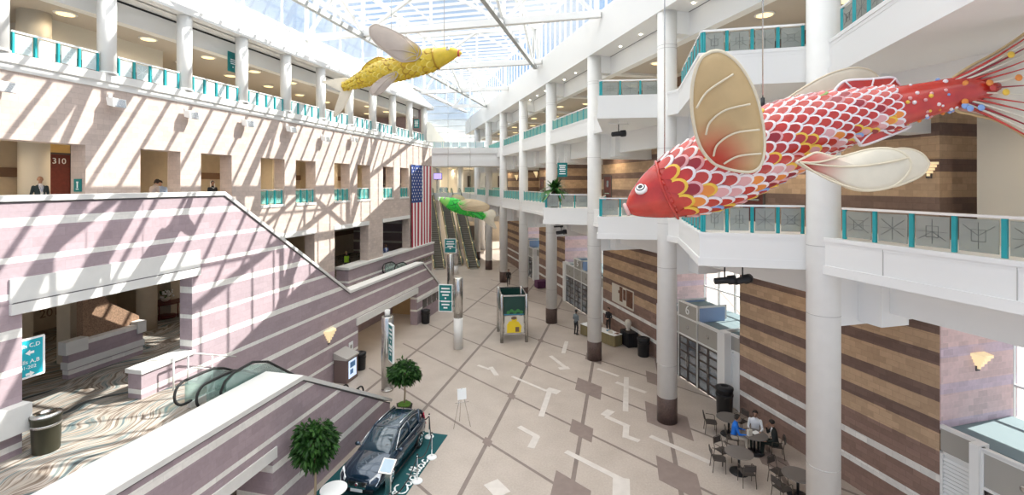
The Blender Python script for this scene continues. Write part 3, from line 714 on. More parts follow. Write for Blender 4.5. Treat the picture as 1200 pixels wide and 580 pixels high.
# hipped far end of the roof, white panels
m = MB(); A = Lw(pe, 30.5); B = Lw(pe, q_at_fascia(pe)-2)
C = Lw(pe+17, q_at_fascia(pe)-8); D = Lw(pe+17, 30.5)
m.slab([(A.x,A.y,ZG+.1),(B.x,B.y,ZG+.1),(C.x,C.y,17.2),(D.x,D.y,17.2)], .2, 0)
for i in range(1, 9):
    f = i/9; a = A.lerp(D, f); b = B.lerp(C, f); z = ZG+.1+(17.2-ZG-.1)*f-.14
    m.bar((a.x,a.y,z), (b.x,b.y,z), .08, .1, 1)
m2_ = MB(); m2_.box(44.3, pe, ql+.4, 30.5, ZG-.02, ZG+.1); struct('window_10', m2_, 'hipglass', 'L')
fr = struct('window_9', m, ['hipglass', 'white'])
n = 0
for x in (-22, -16, -10.5, -5.5):  # lamps added under the far slabs to brighten the dim far end
    for y in (78.5, 85): disc_light('ceiling_light', (x, y, 13.5), 'W', 'added fill lamp over the far middle level, %s row, %s from the left' % (('front' if y < 80 else 'back'), ORD[n//2]), 'added fill lamps of the far middle level', .35); n += 1
    disc_light('ceiling_light', (x, 82, 8.3), 'W', 'added fill lamp over the far ground level, %s from the left' % ORD[(n-1)//2], 'added fill lamps of the far ground level', .35)
# trusses
QN = [16.4, 7.0, -2.4, -11.8]
PN = [-.9, 8.5, 17.9, 27.4, 36.9, 46.4, 55.9]
def truss_q(p, idx):
    q0, q1 = q_at_fascia(p)+.1, ql-.2
    if q1-q0 < 2: return
    t = thing('roof_truss', 'white roof truss spanning the hall, %s from the camera' % ORD[idx], 'truss', (p, q1, ZT0), 'L', 'roof trusses across the hall')
    MB().box(p-.16, p+.16, q0, q1, ZT0-.2, ZT0+.2).build('bottom_chord', 'white', t)
    MB().box(p-.14, p+.14, q0, q1, ZT1-.15, ZT1+.15).build('top_chord', 'white', t)
    nodes = sorted([q for q in QN if q0 < q < q1]+[q0+.3, q1-.3]); 
    for q in nodes: MB().bar((p,q,ZT0), (p,q,ZT1), .2, .2).build('vertical_strut', 'white', t)
    for a, b in zip(nodes, nodes[1:]):
        c = (a+b)/2
        if b-a > 4: MB().bar((p,c,ZT0), (p,c,ZT1), .14, .14).build('vertical_strut', 'white', t)
        MB().bar((p,a,ZT0), (p,c,ZT1), .2, .2).build('diagonal_strut', 'white', t); MB().bar((p,c,ZT1), (p,b,ZT0), .2, .2).build('diagonal_strut', 'white', t)
M['trussgrey'] = flat('grey_painted_steel', (.42,.43,.42), .5)
def truss_p(q, idx):
    ps = [p for p in np.arange(-4, 60, .25) if q_at_fascia(p) < q-.2]
    if not ps: return
    p0, p1 = float(ps[0]), float(ps[-1])
    t = thing('ridge_truss', 'white lattice truss running down the length of the roof, %s from the left' % ORD[idx], 'truss', (p0, q, ZT0), 'L', 'roof trusses along the hall')
    MB().box(p0, p1, q-.13, q+.13, ZT0-.34, ZT0-.06).build('bottom_chord', 'trussgrey', t)
    MB().box(p0, p1, q-.13, q+.13, ZT1-.12, ZT1+.16).build('top_chord', 'white', t)
    nodes = [p for p in PN if p0 < p < p1]; 
    nodes = ([p0] if nodes and nodes[0]-p0 > 2 else [])+nodes+([p1] if nodes and p1-nodes[-1] > 2 else [])
    for a, b in zip(nodes, nodes[1:]):
        c = (a+b)/2
        MB().bar((a,q,ZT0), (c,q,ZT1), .17, .17).build('diagonal_strut', 'white', t); MB().bar((c,q,ZT1), (b,q,ZT0), .17, .17).build('diagonal_strut', 'white', t); MB().bar((c,q,ZT0), (c,q,ZT1), .14, .14).build('vertical_strut', 'white', t)
for i, p in enumerate(PN): truss_q(p, i)
for i, q in enumerate(QN[:3]): truss_p(q, i)
# ------------------------------------------------------------------ light
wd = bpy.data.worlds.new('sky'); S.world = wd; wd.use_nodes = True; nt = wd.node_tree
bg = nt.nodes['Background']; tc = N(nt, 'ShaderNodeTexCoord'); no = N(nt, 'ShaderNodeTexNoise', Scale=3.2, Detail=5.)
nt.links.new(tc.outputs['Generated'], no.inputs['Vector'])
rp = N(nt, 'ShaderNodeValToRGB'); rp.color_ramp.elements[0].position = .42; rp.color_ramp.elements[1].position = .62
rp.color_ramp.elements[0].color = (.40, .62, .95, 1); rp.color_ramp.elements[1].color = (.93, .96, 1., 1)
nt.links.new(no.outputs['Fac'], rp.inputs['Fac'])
# overhead sky brightened above the view to fill the hall; bluer towards the horizon
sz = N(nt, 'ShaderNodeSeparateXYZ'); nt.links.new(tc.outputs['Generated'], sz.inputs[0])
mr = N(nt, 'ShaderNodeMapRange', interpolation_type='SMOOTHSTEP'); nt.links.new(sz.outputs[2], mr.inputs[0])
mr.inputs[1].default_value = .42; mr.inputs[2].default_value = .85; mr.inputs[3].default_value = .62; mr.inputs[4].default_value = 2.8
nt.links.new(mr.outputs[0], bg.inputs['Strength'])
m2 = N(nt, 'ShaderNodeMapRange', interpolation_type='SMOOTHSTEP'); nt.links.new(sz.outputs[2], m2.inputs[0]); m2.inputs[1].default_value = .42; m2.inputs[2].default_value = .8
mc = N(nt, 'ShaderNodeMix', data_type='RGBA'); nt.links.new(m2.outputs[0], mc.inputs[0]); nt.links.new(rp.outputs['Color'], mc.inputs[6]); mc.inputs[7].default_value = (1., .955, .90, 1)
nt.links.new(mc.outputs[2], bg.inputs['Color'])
sun = bpy.data.lights.new('sun', 'SUN'); sun.energy = 7.4; sun.angle = math.radians(.3); sun.color = (1, .95, .86)
so = bpy.data.objects.new('sun', sun); COL.objects.link(so)
d = (Lw(-10.8, 17, -18.7)).normalized()
so.rotation_euler = d.to_track_quat('-Z', 'Y').to_euler(); so.location = (20, 20, 60)
cam = bpy.data.cameras.new('camera'); co = bpy.data.objects.new('camera', cam); COL.objects.link(co); S.camera = co
cam.sensor_fit = 'HORIZONTAL'; cam.sensor_width = 36.; cam.lens = 36*F/1200
cam.shift_x = 0.; cam.shift_y = -(290-V0)/1200.
co.location = (0, 0, H); co.rotation_euler = (PI/2, 0, 0); cam.clip_end = 400; cam.clip_start = .05
S.view_settings.view_transform = 'Standard'; S.view_settings.look = 'None'; S.view_settings.gamma = 1; S.view_settings.exposure = .6; S.view_settings.use_curve_mapping = False
cy = S.cycles
cy.use_denoising = True; cy.max_bounces = 10; cy.diffuse_bounces = 6; cy.glossy_bounces = 3; cy.transparent_max_bounces = 24; cy.transmission_bounces = 6
cy.sample_clamp_indirect = 6.; cy.caustics_reflective = False; cy.caustics_refractive = False
# ------------------------------------------------------------------ things on the left side
def star(c, r, q): # small five-point star in the x-z plane
    return [(c[0]+(r if k % 2 == 0 else r*.4)*math.sin(PI*k/5), q, c[1]+(r if k % 2 == 0 else r*.4)*math.cos(PI*k/5)) for k in range(10)]
p0, p1 = pL(481.8, qW-.1), pL(504.5, qW-.1); zt = zL(482, 193, qW-.1); zb = zL(482, 300, qW-.1)
t = thing('flag', 'large striped flag with white stars hanging upright at the far end of the left wall', 'flag', (p0, qW-.1, zb), 'L')
wd_ = p1-p0; un = p0+wd_*7/13; zu = zt-(zt-zb)*.42
def fq(p, z): return qW-.12-.03*math.sin((p-p0)*2.6+z*.25)
def strips(m, a, b, z0, z1, dq=0., n=3, k=14):
    vs = []; fs = []
    for j in range(k+1):
        for i in range(n+1):
            p = a+(b-a)*i/n; z = z0+(z1-z0)*j/k; vs.append((p, fq(p, z)-dq, z))
    for j in range(k):
        for i in range(n): fs.append((j*(n+1)+i, j*(n+1)+i+1, (j+1)*(n+1)+i+1, (j+1)*(n+1)+i))
    m.add(vs, fs, 0, True)
M['fred'] = flat('flag_red', (.42, .03, .06), .8); M['fwhite'] = flat('flag_white', (.85, .84, .83), .8); M['fblue'] = flat('flag_blue', (.03, .06, .22), .8)
red, whi = MB(), MB()
for i in range(13):
    a, b = p0+wd_*i/13, p0+wd_*(i+1)/13
    strips(red if i % 2 == 0 else whi, a, b, zb, zu if i < 7 else zt)
red.build('red_stripe', 'fred', t); whi.build('white_stripe', 'fwhite', t)
m = MB(); strips(m, p0, un, zu, zt, 0, 12); cn = m.build('blue_canton', 'fblue', t)
m = MB()
for r in range(9):
    for c in range(6 if r % 2 == 0 else 5):
        x = zt-(zt-zu)*(r+.9)/9.8 if False else None
        z = zu+(zt-zu)*((c+.5+(0 if r % 2 == 0 else .5))/6); p = p0+(un-p0)*(r+.6)/9.2
        m.add([(a_, fq(p, z)-.02, c_) for a_, b_, c_ in star((p, z), .115, 0)], [tuple(range(10))])
m.build('white_star', 'fwhite', cn, recalc=False)
MB().tube([(p0-.1, qW-.1, zt+.03), (p1+.1, qW-.1, zt+.03)], .035).build('top_pole', 'steel', t)
# door 310 and its corridor
Q = 24.35
m = MB(); m.box(pL(54,Q), pL(82,Q), Q, Q+.04, L3, zL(67,181,Q)); d = struct('door_8', m, 'wood', 'L')
x0, x1, z1 = pL(54,Q), pL(82,Q), zL(67,181,Q)
m = MB(); m.box(x0-.1, x0, Q-.05, Q+.05, L3, z1+1.0); m.box(x1, x1+.1, Q-.05, Q+.05, L3, z1+1.0); m.box(x0, x1, Q-.05, Q+.05, z1, z1+.08); m.build('door_frame', 'bronze', d)
m = MB(); m.merge(text_mb('310', .36, .02), Matrix.Translation((pL(69,Q), Q-.02, zL(69,189,Q)))); tag(m.build('number', 'signwhite', d), 'white numeral 310')
m = MB(); m.tube([(x1-.15,Q-.01,L3+1.0),(x1-.15,Q-.07,L3+1.0),(x1-.27,Q-.07,L3+1.0)], .015); m.build('handle', 'steel', d)
m = MB(); m.box(x0-.1, x1+.1, Q-.02, Q+.02, z1+.08, z1+.9); struct('trim_6', m, flat('transom_painted_glow', (.72,.5,.2), .7), 'L')  # warm lamplight over the door is put into the panel's orange colour
solo('corridor_column', MB().cyl((pL(40,22.6), 22.6), .46, L3, 12.9, 24), 'cream', 'wide cream column beside the dark red door numbered 310', 'column', (pL(40,22.6), 22.6, L3), 'L')
solo('gallery_inner_column', MB().cyl((pL(40,22.4), 22.4), .5, 14.6, 17.5, 28), 'cream', 'wide cream column behind the left top gallery rail, near the left edge', 'column', (pL(40,22.4), 22.4, 14.6), 'L')
def plate(name, label, cat, frame, c, wx, wz, face, mats, lines, thick=.03, border=True):
    """a sign plate facing -y of its frame ('-y') or -x ('-x'); lines = [(text or bar width, height, dz, dx)]"""
    t = thing(name, label, cat, c, frame)
    T = Matrix.Translation(c) @ (Matrix.Identity(4) if face == '-y' else Matrix.Rotation(-PI/2, 4, 'Z') if face == '-x' else Matrix.Rotation(PI, 4, 'Z') if face == '+y' else Matrix.Rotation(PI/2, 4, 'Z'))
    m = MB().merge(MB().box(-wx/2, wx/2, 0, thick, -wz/2, wz/2), T); m.build('plate', mats[0], t)
    if border:
        b = MB()
        for x0, x1, z0, z1 in ((-wx/2-.02,wx/2+.02,wz/2-.02,wz/2+.03),(-wx/2-.02,wx/2+.02,-wz/2-.03,-wz/2+.02),(-wx/2-.03,-wx/2+.02,-wz/2,wz/2),(wx/2-.02,wx/2+.03,-wz/2,wz/2)): b.box(x0, x1, -.012, thick+.012, z0, z1)
        MB().merge(b, T).build('edge', mats[1], t)
    b = MB()
    for tx, h, dz, dx in lines:
        if isinstance(tx, str): b.merge(text_mb(tx, h, .008), Matrix.Translation((dx, -.006, dz)))
        elif tx == 'L': pass
        else: b.box(dx-tx/2, dx+tx/2, -.008, 0, dz-h/2, dz+h/2)
    MB().merge(b, T).build('lettering', mats[1], t)
    return t
def arrow(b, x, z, s, d, T=None):
    m = MB(); m.add([(x-d*s*.5,-.008,z-.035*s*5),(x+d*s*.0,-.008,z-.035*s*5),(x,-.008,z+.035*s*5),(x-d*s*.5,-.008,z+.035*s*5)], [(0,1,2,3)])
    m.add([(x+d*s*.55,-.008,z),(x-d*s*.02,-.008,z-s*.42),(x-d*s*.02,-.008,z+s*.42)], [(0,1,2)])
    b.merge(m)
plate('restroom_sign', 'small dark green sign on the jamb right of the door numbered 310', 'sign', 'L', (12.80, 19.05, 10.75), .34, .46, '-x', ['tealsign','signwhite'], [(.05,.2,0,0),(.09,.05,.11,0),(.12,.03,-.14,0)], border=False)
Q = 15.62; SX = pL(51,Q)-.45; za, zb_ = zL(51,393,Q), zL(51,436,Q)
t = plate('direction_sign', 'bright teal direction sign for Halls C,D and A,B at the left edge', 'sign', 'L', (SX, Q, (za+zb_)/2), .9, za-zb_, '-y', ['tealbright','signwhite'], [('Halls C,D',.15,.33,.08),('Halls A,B',.15,-.1,.08),('201-202',.13,-.25,.07)])
b = MB(); arrow(b, .14, .14, .19, -1); arrow(b, .14, -.43, .19, 1)
MB().merge(b, Matrix.Translation((SX, Q, (za+zb_)/2))).build('arrow', 'signwhite', t)
Q = 19.3
plate('hanging_sign', 'dark teal sign hanging beside a column of the left top gallery', 'sign', 'L', (pL(273,Q), Q, zL(273,73,Q)), .62, 1.0, '-y', ['tealsign','signwhite'], [(.3,.05,.12,0),(.36,.05,.02,0),(.28,.05,-.08,0),(.07,.07,-.25,0)], border=False)
# beige wall with the year, in the lower hall
m = MB(); m.merge(text_mb('2014', .5, .02), Matrix.Translation((pL(63,24.4), 24.45, zL(66,365,24.4)))); solo('wall_numerals', m, 'bandbrown', 'dark numerals 2014 on the cream wall of the lower hall', 'numerals', (pL(66,24.4), 24.45, zL(66,365,24.4)), 'L')
solo('hall_column', MB().box(pL(80,21), pL(97,21), 20.9, 21.6, L2, 8.2), 'beige', 'square tan pillar behind the wide opening, above the low banded wall', 'column', (pL(88,21), 21, L2), 'L')
solo('hall_column', MB().cyl((pL(172,22.5), 22.5), .42, L2, 8.2, 24), 'beige', 'round tan column left of the flower table', 'column', (pL(172,22.5), 22.5, L2), 'L')
# flower table
P = toL(g(194, 372, L2)); t = thing('flower_table', 'dark round table with thin legs in the lower hall, bearing a flower arrangement', 'table', P, 'L')
m = MB(); m.lathe([(.75,P.z+.78),(.78,P.z+.8),(.78,P.z+.84),(.75,P.z+.85)], P.xy[:], 28); m.build('tabletop', 'wood', t)
for k in range(4):
    a = k*PI/2+.4; c = Vector((P.x+.6*math.cos(a), P.y+.6*math.sin(a), 0))
    MB().tube([(c.x,c.y,P.z),(c.x*.98+P.x*.02,c.y*.98+P.y*.02,P.z+.4),(c.x,c.y,P.z+.79)], .035).build('leg', 'wood', t)
MB().lathe([(.5,P.z+.02),(.52,P.z+.1),(.4,P.z+.14)], P.xy[:], 20).build('lower_shelf', 'wood', t)
t = thing('flower_arrangement', 'white flowers in a bowl standing on the dark round table', 'flowers', (P.x, P.y, P.z+.85), 'L')
MB().lathe([(.1,P.z+.85),(.2,P.z+.95),(.22,P.z+1.05)], P.xy[:], 16).build('bowl', 'cream', t)
m = MB(); rnd = random.Random(3)
for k in range(40):
    a, r, h = rnd.random()*6.28, rnd.random()*.34, 1.1+rnd.random()*.3
    m.ball((P.x+r*math.cos(a), P.y+r*math.sin(a), P.z+h), .055, 7, 5, k % 3 == 0)
m.build('blossom', ['fwhite', flat('leaf_dull', (.09,.14,.05), .8)], t)
# ------------------------------------------------------------------ bins
def bin_(name, label, P, yaw, mat, r=.28, h=.9, lid='black', square=False):
    t = local(name, label, 'trash can', P, yaw)
    if square:
        m = MB(); m.lathe([(.3,0),(.33,.02),(.37,h-.06),(.39,h-.04),(.39,h)], (0,0), 4, sm=False); m.build('body', mat, t)
    else:
        m = MB(); m.lathe([(r*.86,0),(r*.9,.03),(r,h-.08),(r*1.05,h-.06),(r*1.05,h),(r*.98,h),(r*.94,h-.1)], (0,0), 24); m.build('body', mat, t)
    m = MB(); m.lathe([(r*1.02,h-.02),(r*1.04,h+.03),(r*.7,h+.07),(r*.42,h+.075),(r*.4,h+.02)], (0,0), 24); m.build('lid', lid, t)
    m = MB(); m.lathe([(r*1.01,h*.72),(r*1.03,h*.73),(r*1.03,h*.78),(r*1.01,h*.79)], (0,0), 24); m.build('band', 'steel' if lid != 'black' else 'rubber', t)
    return t
P = Lw(9.25, 14.85, L2)
bin_('trash_can', 'dark trash can with a metal top on the swirl carpet, lower left', P, 0, flat('dark_olive_metal', (.05,.048,.03), .4, .3), .31, .95, 'steel')
bin_('trash_can', 'black trash can left of the ground level opening, by the information kiosk', Lw(24.6,14.9), 0, 'black', .32, .95)
bin_('trash_can', 'black trash can with a bag at the right end of the ground level opening', Lw(33.9,14.9), 0, 'black', .34, 1.0)
bin_('trash_can', 'black trash can between the two nearest floor standing columns, against the brown wall', Rw(15.5,26.4), 0, 'black', .38, 1.1)
bin_('trash_can', 'tall black trash can at the louver right of the entrance numbered 6', Rw(15.25,18.75), 0, 'black', .38, 1.25)
# ------------------------------------------------------------------ kiosk and signs by the front wall
P = toL(g(396, 448)); px, qx = P.x, 14.5
t = thing('information_kiosk', 'brown information kiosk with a lit screen against the banded wall', 'kiosk', (px, qx, 0), 'L')
m = MB(); m.prism_y([(px-.1,0),(px+1.0,0),(px+1.0,1.25),(px-.1,1.25)], qx, qx+.78); m.build('body', flat('kiosk_brown', (.17,.12,.11), .5), t)
m = MB(); m.prism_x([(qx-.05,1.25),(qx+.8,1.25),(qx+.8,1.62),(qx-.05,1.34)], px-.14, px+1.04); m.build('sloping_top', flat('kiosk_top', (.5,.48,.45), .3, .3), t)
m = MB(); m.box(px+.08, px+.82, qx-.02, qx+.01, .2, 1.15); sc = m.build('screen', flat('kiosk_screen', (.5,.65,.85), .3, emit=(.7,.8,.95), es=.5), t)
m = MB(); m.box(px+.2, px+.7, qx-.026, qx-.02, .75, 1.05); m.box(px+.2, px+.5, qx-.026, qx-.02, .4, .65); m.build('screen_picture', flat('screen_blue', (.12,.3,.6), .4), sc)
plate('wall_notice', 'small white notice on the banded wall above the black trash can', 'sign', 'L', (pL(411,qF), qF-.03, zL(411,409,qF)), .42, .82, '-y', ['signwhite','vpanel'], [(.2,.2,.15,0),(.12,.18,-.22,0)], border=False)
def sconce(label, frame, x, y, z, s=.42, face='-y'):
    t = thing('wall_sconce', label, 'wall lamp', (x, y, z), frame, None)
    m = MB()
    lv = 5
    for k in range(lv):
        w0 = s*(1-k/lv); zz = z-k*s*.34
        if face == '-y': m.prism([(x-w0,y),(x+w0,y),(x+w0*.55,y-.3*w0/s-.02),(x-w0*.55,y-.3*w0/s-.02)], zz-s*.30, zz)
        else: m.prism([(x,y-w0),(x,y+w0),(x-.3*w0/s-.02,y+w0*.55),(x-.3*w0/s-.02,y-w0*.55)], zz-s*.30, zz)
    m.build('shade', flat('sconce_glass', (.82,.68,.45), .5, emit=(1,.8,.45), es=.35), t)
    m = MB()
    if face == '-y': m.box(x-.08, x+.08, y-.03, y, z-s*1.9, z-.02)
    else: m.box(x-.03, x, y-.08, y+.08, z-s*1.9, z-.02)
    m.build('back_plate', 'bronze', t)
sconce('stepped triangular lamp on the purple banded wall left of the ground level opening', 'L', pL(385,qF), qF, zL(385,386,qF))
sconce('stepped triangular lamp on the pink brick in the bottom right recess', 'R', 17.6, 10.36, 5.6, .3)
def rRu(u, w): 
    Y = w/(cR*(u-CX)/F+sR); return -(u-CX)*Y/F*sR+Y*cR
def zRv(u, v, w): return H-(v-V0)*(w/(cR*(u-CX)/F+sR))/F
sconce('stepped triangular lamp on the middle gallery wall right of the pale fins', 'R', WB0, rRu(1089,WB0), zRv(1089,190,WB0), .26, '-x')
sconce('stepped triangular lamp on the middle gallery wall left of the palm', 'R', WB0, rRu(629,WB0), zRv(629,201,WB0), .4, '-x')
sconce('stepped triangular lamp on the middle gallery wall far beyond the palm', 'R', WB0, rRu(606,WB0), zRv(606,205,WB0), .4, '-x')
# guard rail by the near escalators
m = MB(); t = thing('guard_rail', 'white tube guard rail between the near escalator and the banded wall', 'railing', (12.95, 14.95, L2), 'L')
for p in (12.95, 13.5, 14.5): MB().cyl((p, 14.95), .03, L2 if p < 13.6 else L2-.5, L2+1.0-(0 if p < 13.6 else .38), 8).build('post', 'railtop', t)
m.tube([(12.95,14.95,L2+1.0),(13.7,14.95,L2+1.0),(15.6,14.95,L2+.2)], .03); m.tube([(12.95,14.95,L2+.5),(13.7,14.95,L2+.5),(15.4,14.95,L2-.3)], .02)
m.build('rail_tube', 'railtop', t)
# ------------------------------------------------------------------ escalators
M['estep'] = flat('escalator_step', (.26,.235,.20), .45, .4); M['eglass'] = glass('escalator_glass', (.75,.88,.85), (.55,.66,.63), .25, .05, .1)
M['egold'] = flat('escalator_bronze_cladding', (.55,.40,.22), .35, .4); M['eclad'] = flat('escalator_pale_cladding', (.68,.68,.66), .35, .4)
def escalator(label, loc, yaw, rise, width, clad, flatend=1.6, lights=False, hollow=False):
    run = rise/math.tan(PI/6); t = local('escalator', label, 'escalator', loc, yaw)
    tread, n = .4, int(run/.4); m = MB(); pts = [(-flatend,-.25),(-flatend,0)]
    for i in range(n): pts += [(i*run/n, rise*i/n), (i*run/n, rise*(i+1)/n)]
    pts += [(run,rise),(run+flatend,rise),(run+flatend,rise-.25),(run,rise-.25),(0,-.25)]
    hw = width/2
    m.prism_y([(-flatend,-.0),(0,0),(0,.02),(-flatend,.02)], -hw, hw)
    for i in range(n): m.box(i*run/n, (i+1)*run/n+.02, -hw, hw, rise*i/n-.1, rise*(i+1)/n)
    m.box(run, run+flatend, -hw, hw, rise-.05, rise+.01)
    m.build('step', 'estep', t)
    for s in (-1, 1):
        y = s*(hw+.1); c = MB()
        c.prism_y([(-flatend*.6,0),(.3,0),(run,rise-.55),(run+flatend*.6,rise-.55),(run+flatend*.6,rise+.18),(run,rise+.18),(0,.18),(-flatend*.6,.18)], y-.08, y+.08)
        c.build('side_cladding', clad, t)
        gl = MB(); gl.prism_y([(-flatend*.7,.18),(0,.18),(run,rise+.18),(run+flatend*.7,rise+.18),(run+flatend*.7,rise+.86),(run-.1,rise+.86),(-.2,.86),(-flatend*.7,.86)], y-.012, y+.012)
        gl.build('balustrade', 'eglass', t)
        h = MB(); e0, e1 = -flatend*.72, run+flatend*.72
        arc0 = [(e0-.33*math.sin(a)+.0, y, .56-.36*math.cos(a)) for a in [PI*k/10 for k in range(11)]]
        arc1 = [(e1+.33*math.sin(a), y, rise+.56+.36*math.cos(a)) for a in [PI*k/10 for k in range(11)]]
        h.tube([(e0+.25,y,.2)]+arc0+[(-.5,y,.92),(-.1,y,.97),(.3,y,1.12),(run-.4,y,rise+.75),(run,y,rise+.9),(run+.4,y,rise+.92)]+arc1+[(e1-.25,y,rise+.2)], .042, 8)
        h.build('handrail', 'rubber', t)
        if lights:
            for k in range(5):
                x = run*(k*.2+.06)
                MB().ball((x, y-s*.0, rise*x/run+.32+.0), (.05,.1,.05), 8, 6).build('lamp', 'lamp', t)
    return t
angL = PI/2-tL
run = L2/math.tan(PI/6)
for q, lab in ((12.88, 'near escalator going down from the swirl carpet behind the near parapet'),):
    b = Lw(pE+.05+run, q, 0); escalator(lab, b, angL+PI, L2, .62, 'eclad', 1.5)
b = Lw(33.9+run, 17.3, 0); escalator('escalator going down behind the far end of the sloping parapet', b, angL+PI, L2, .8, 'eclad', 1.5)
m = MB(); m.box(8, 44, qF+.6, qW-.02, -.02, .004); 
angR = PI/2+tR
a = g(513, 316); a.z = 0; escalator('far escalator just right of the striped flag', a+Vector((0,1.2,0)), angR, 9.2, 1.1, 'egold', 1.2, True)
a = g(553.5, 315.5); a.z = 0; escalator('far escalator left of the far columns', a+Vector((0,1.2,0)), angR, 9.2, 1.1, 'egold', 1.2, True)
a = g(534, 312.5); a.z = 0; escalator('far escalator in the middle of the three', a+Vector((0,1.5,0)), angR, 9.2, 1.1, 'egold', 1.2, True)
t = thing('escalator_handrail', 'dark curved fixed handrail beside the near escalator, next to the near parapet', 'handrail', (12.3, 12.25, L2), 'L')
m = MB(); m.tube([(12.75,12.25,L2+.06),(12.45,12.25,L2+.1),(12.25,12.25,L2+.3),(12.2,12.25,L2+.55),(12.35,12.25,L2+.8),(12.7,12.25,L2+.95),(13.5,12.25,L2+1.0),(14.2,12.25,L2+.75),(19,12.25,.95)], .042, 8); m.build('grip', 'rubber', t)
m = MB(); m.prism_y([(12.4,L2),(13.3,L2-.1),(19,.2),(19,.9),(14.2,L2+.7),(13.4,L2+.94),(12.7,L2+.88),(12.4,L2+.7)], 12.24, 12.26); m.build('glass_side', 'eglass', t)
# ------------------------------------------------------------------ sign pylons on the floor
def pylon(label, P, h, r, mat_low, zlow, blade, yaw, cap=.0):
    t = local('sign_pylon', label, 'sign', (P.x, P.y, 0), 0)
    MB().cyl((0,0), r*1.02, 0, zlow, 28).build('base', mat_low, t)
    MB().lathe([(r,zlow),(r,h),(r*.9,h+.03)], (0,0), 28).build('shaft', 'steel', t)
    if cap: MB().cyl((0,0), r*.45, h, h+cap, 16).build('top_cap', 'column', t)
    if blade:
        x0, x1, z0, z1 = blade; T = Matrix.Rotation(yaw, 4, 'Z')
        b = MB().merge(MB().box(x0, x1, -.04, .04, z0, z1), T).build('sign_blade', 'tealsign', t)
        m = MB(); cx = (x0+x1)/2; w_ = abs(x1-x0)
        for i, z in enumerate(np.arange(z1-.25, z0+.2, -.21)):
            z = float(z); k = (.62, .72, .5, .12, .66, .58, .3, .14)[i % 8]
            m.box(cx-w_*k/2, cx+w_*k/2, -.046, -.04, z-.05, z+.05)
        for e in ((x0-.02,x0+.03),(x1-.03,x1+.02)): m.box(e[0], e[1], -.05, .05, z0-.03, z1+.03)
        for z in (z0-.03, z1-.02): m.box(x0, x1, -.05, .05, z, z+.05)
        m.box(x0, x1, -.047, -.04, (z0*.62+z1*.38)-.02, (z0*.62+z1*.38)+.02)
        MB().merge(m, T).build('lettering', 'signwhite', b)
        MB().merge(MB().box(min(0,x0,x1) if x0 > 0 else x1-.05, max(0, x0) if x0 > 0 else 0, -.03, .03, z1-.4, z1-.3).box(min(0,x0,x1) if x0 > 0 else x1-.05, max(0, x0) if x0 > 0 else 0, -.03, .03, z0+.3, z0+.4), T).build('bracket', 'steel', t)
P1 = g(537, 408); Yp = P1.y
def zz(v, Y): return H-(v-V0)*Y/F
pylon('steel sign pylon with a white foot and a teal blade on its left', P1, zz(326,Yp), .3, 'column', zz(372,Yp), (-1.3,-.4,zz(365,Yp),zz(334,Yp)), -.12)
P2 = g(454, 457); Yp = P2.y
pylon('steel sign pylon with a teal blade on its right, beside the near small tree', P2, zz(371,Yp), .31, 'steel', .1, (.28,.95,zz(419,Yp),zz(377,Yp)), -1.0, .35)
P3 = g(528, 352); Yp = P3.y
pylon('far steel sign pylon carrying its teal panel on top', P3, zz(298,Yp), .32, 'steel', .1, (-.55,.5,zz(296,Yp),zz(280,Yp)), 0)
P4 = g(534.5, 321); 
pylon('short plain steel post beside the far sign pylon', P4, 3.0, .28, 'column', 1.0, None, 0)
# four post display kiosk
t = local('display_kiosk', 'open steel display kiosk on four posts with green and yellow posters', 'kiosk', (g(600,402).x, g(600,402).y+1.4, 0), .12)
hw, hd, hh = .85, 1.25, 3.25
for x in (-hw, hw):
    for y in (-hd, hd): MB().lathe([(.12,0),(.12,hh),(.1,hh+.02)], (x,y), 16).build('post', 'steel', t)
m = MB()
for z in (hh-.12, .55):
    for y in (-hd, hd): m.box(-hw, hw, y-.04, y+.04, z, z+.1)
    for x in (-hw, hw): m.box(x-.04, x+.04, -hd, hd, z, z+.1)
m.build('frame_rail', 'steel', t)
M['posterdk'] = flat('poster_dark_green', (.015,.055,.045), .3); M['postery'] = flat('poster_yellow', (.85,.62,.03), .5); M['postergr'] = flat('poster_green', (.05,.22,.06), .5); M['posterbl'] = flat('poster_blue', (.05,.22,.35), .5)
for y, s in ((-hd, -1), (hd, 1)):
    pb = MB().box(-hw+.13, hw-.13, y-.02, y+.02, 1.85, hh-.12).build('upper_panel', 'posterdk', t)
    q = MB()
    for k in range(5): q.ball((-.4+k*.22, y+s*.025, 2.05+.1*(k % 2)), (.13,.012,.12), 10, 6)
    q.build('leaf_picture', 'postergr', pb)
    q = MB().box(-hw+.15, hw-.2, y+s*.022, y+s*.03, 1.87, 1.94).build('blue_line', 'posterbl', pb)
    lb = MB().box(-hw+.2, hw-.2, y-.02, y+.02, .62, 1.8).build('lower_panel', 'cream', t)
    q = MB(); yy = y+s*.03
    q.add([(x,yy,z) for x,z in ((-.5,.66),(.45,.66),(.5,1.1),(.3,1.4),(.05,1.5),(-.35,1.45),(-.5,1.2))], [tuple(range(7))]); q.ball((.0,yy,1.58), (.2,.01,.18), 12, 8)
    q.build('yellow_figure', 'postery', lb)
    q = MB(); q.box(.08, .34, yy+s*.004, yy+s*.01, .72, 1.05); q.ball((-.02,yy+s*.008,1.66), (.2,.008,.11), 12, 6); q.build('dark_mark', 'bandbrown', lb)
for x in (-hw, hw):
    MB().box(x-.02, x+.02, -hd+.13, hd-.13, 1.85, hh-.12).build('upper_panel', 'posterdk', t)
    MB().box(x-.02, x+.02, -hd+.13, hd-.13, .62, 1.8).build('lower_panel', 'steel', t)
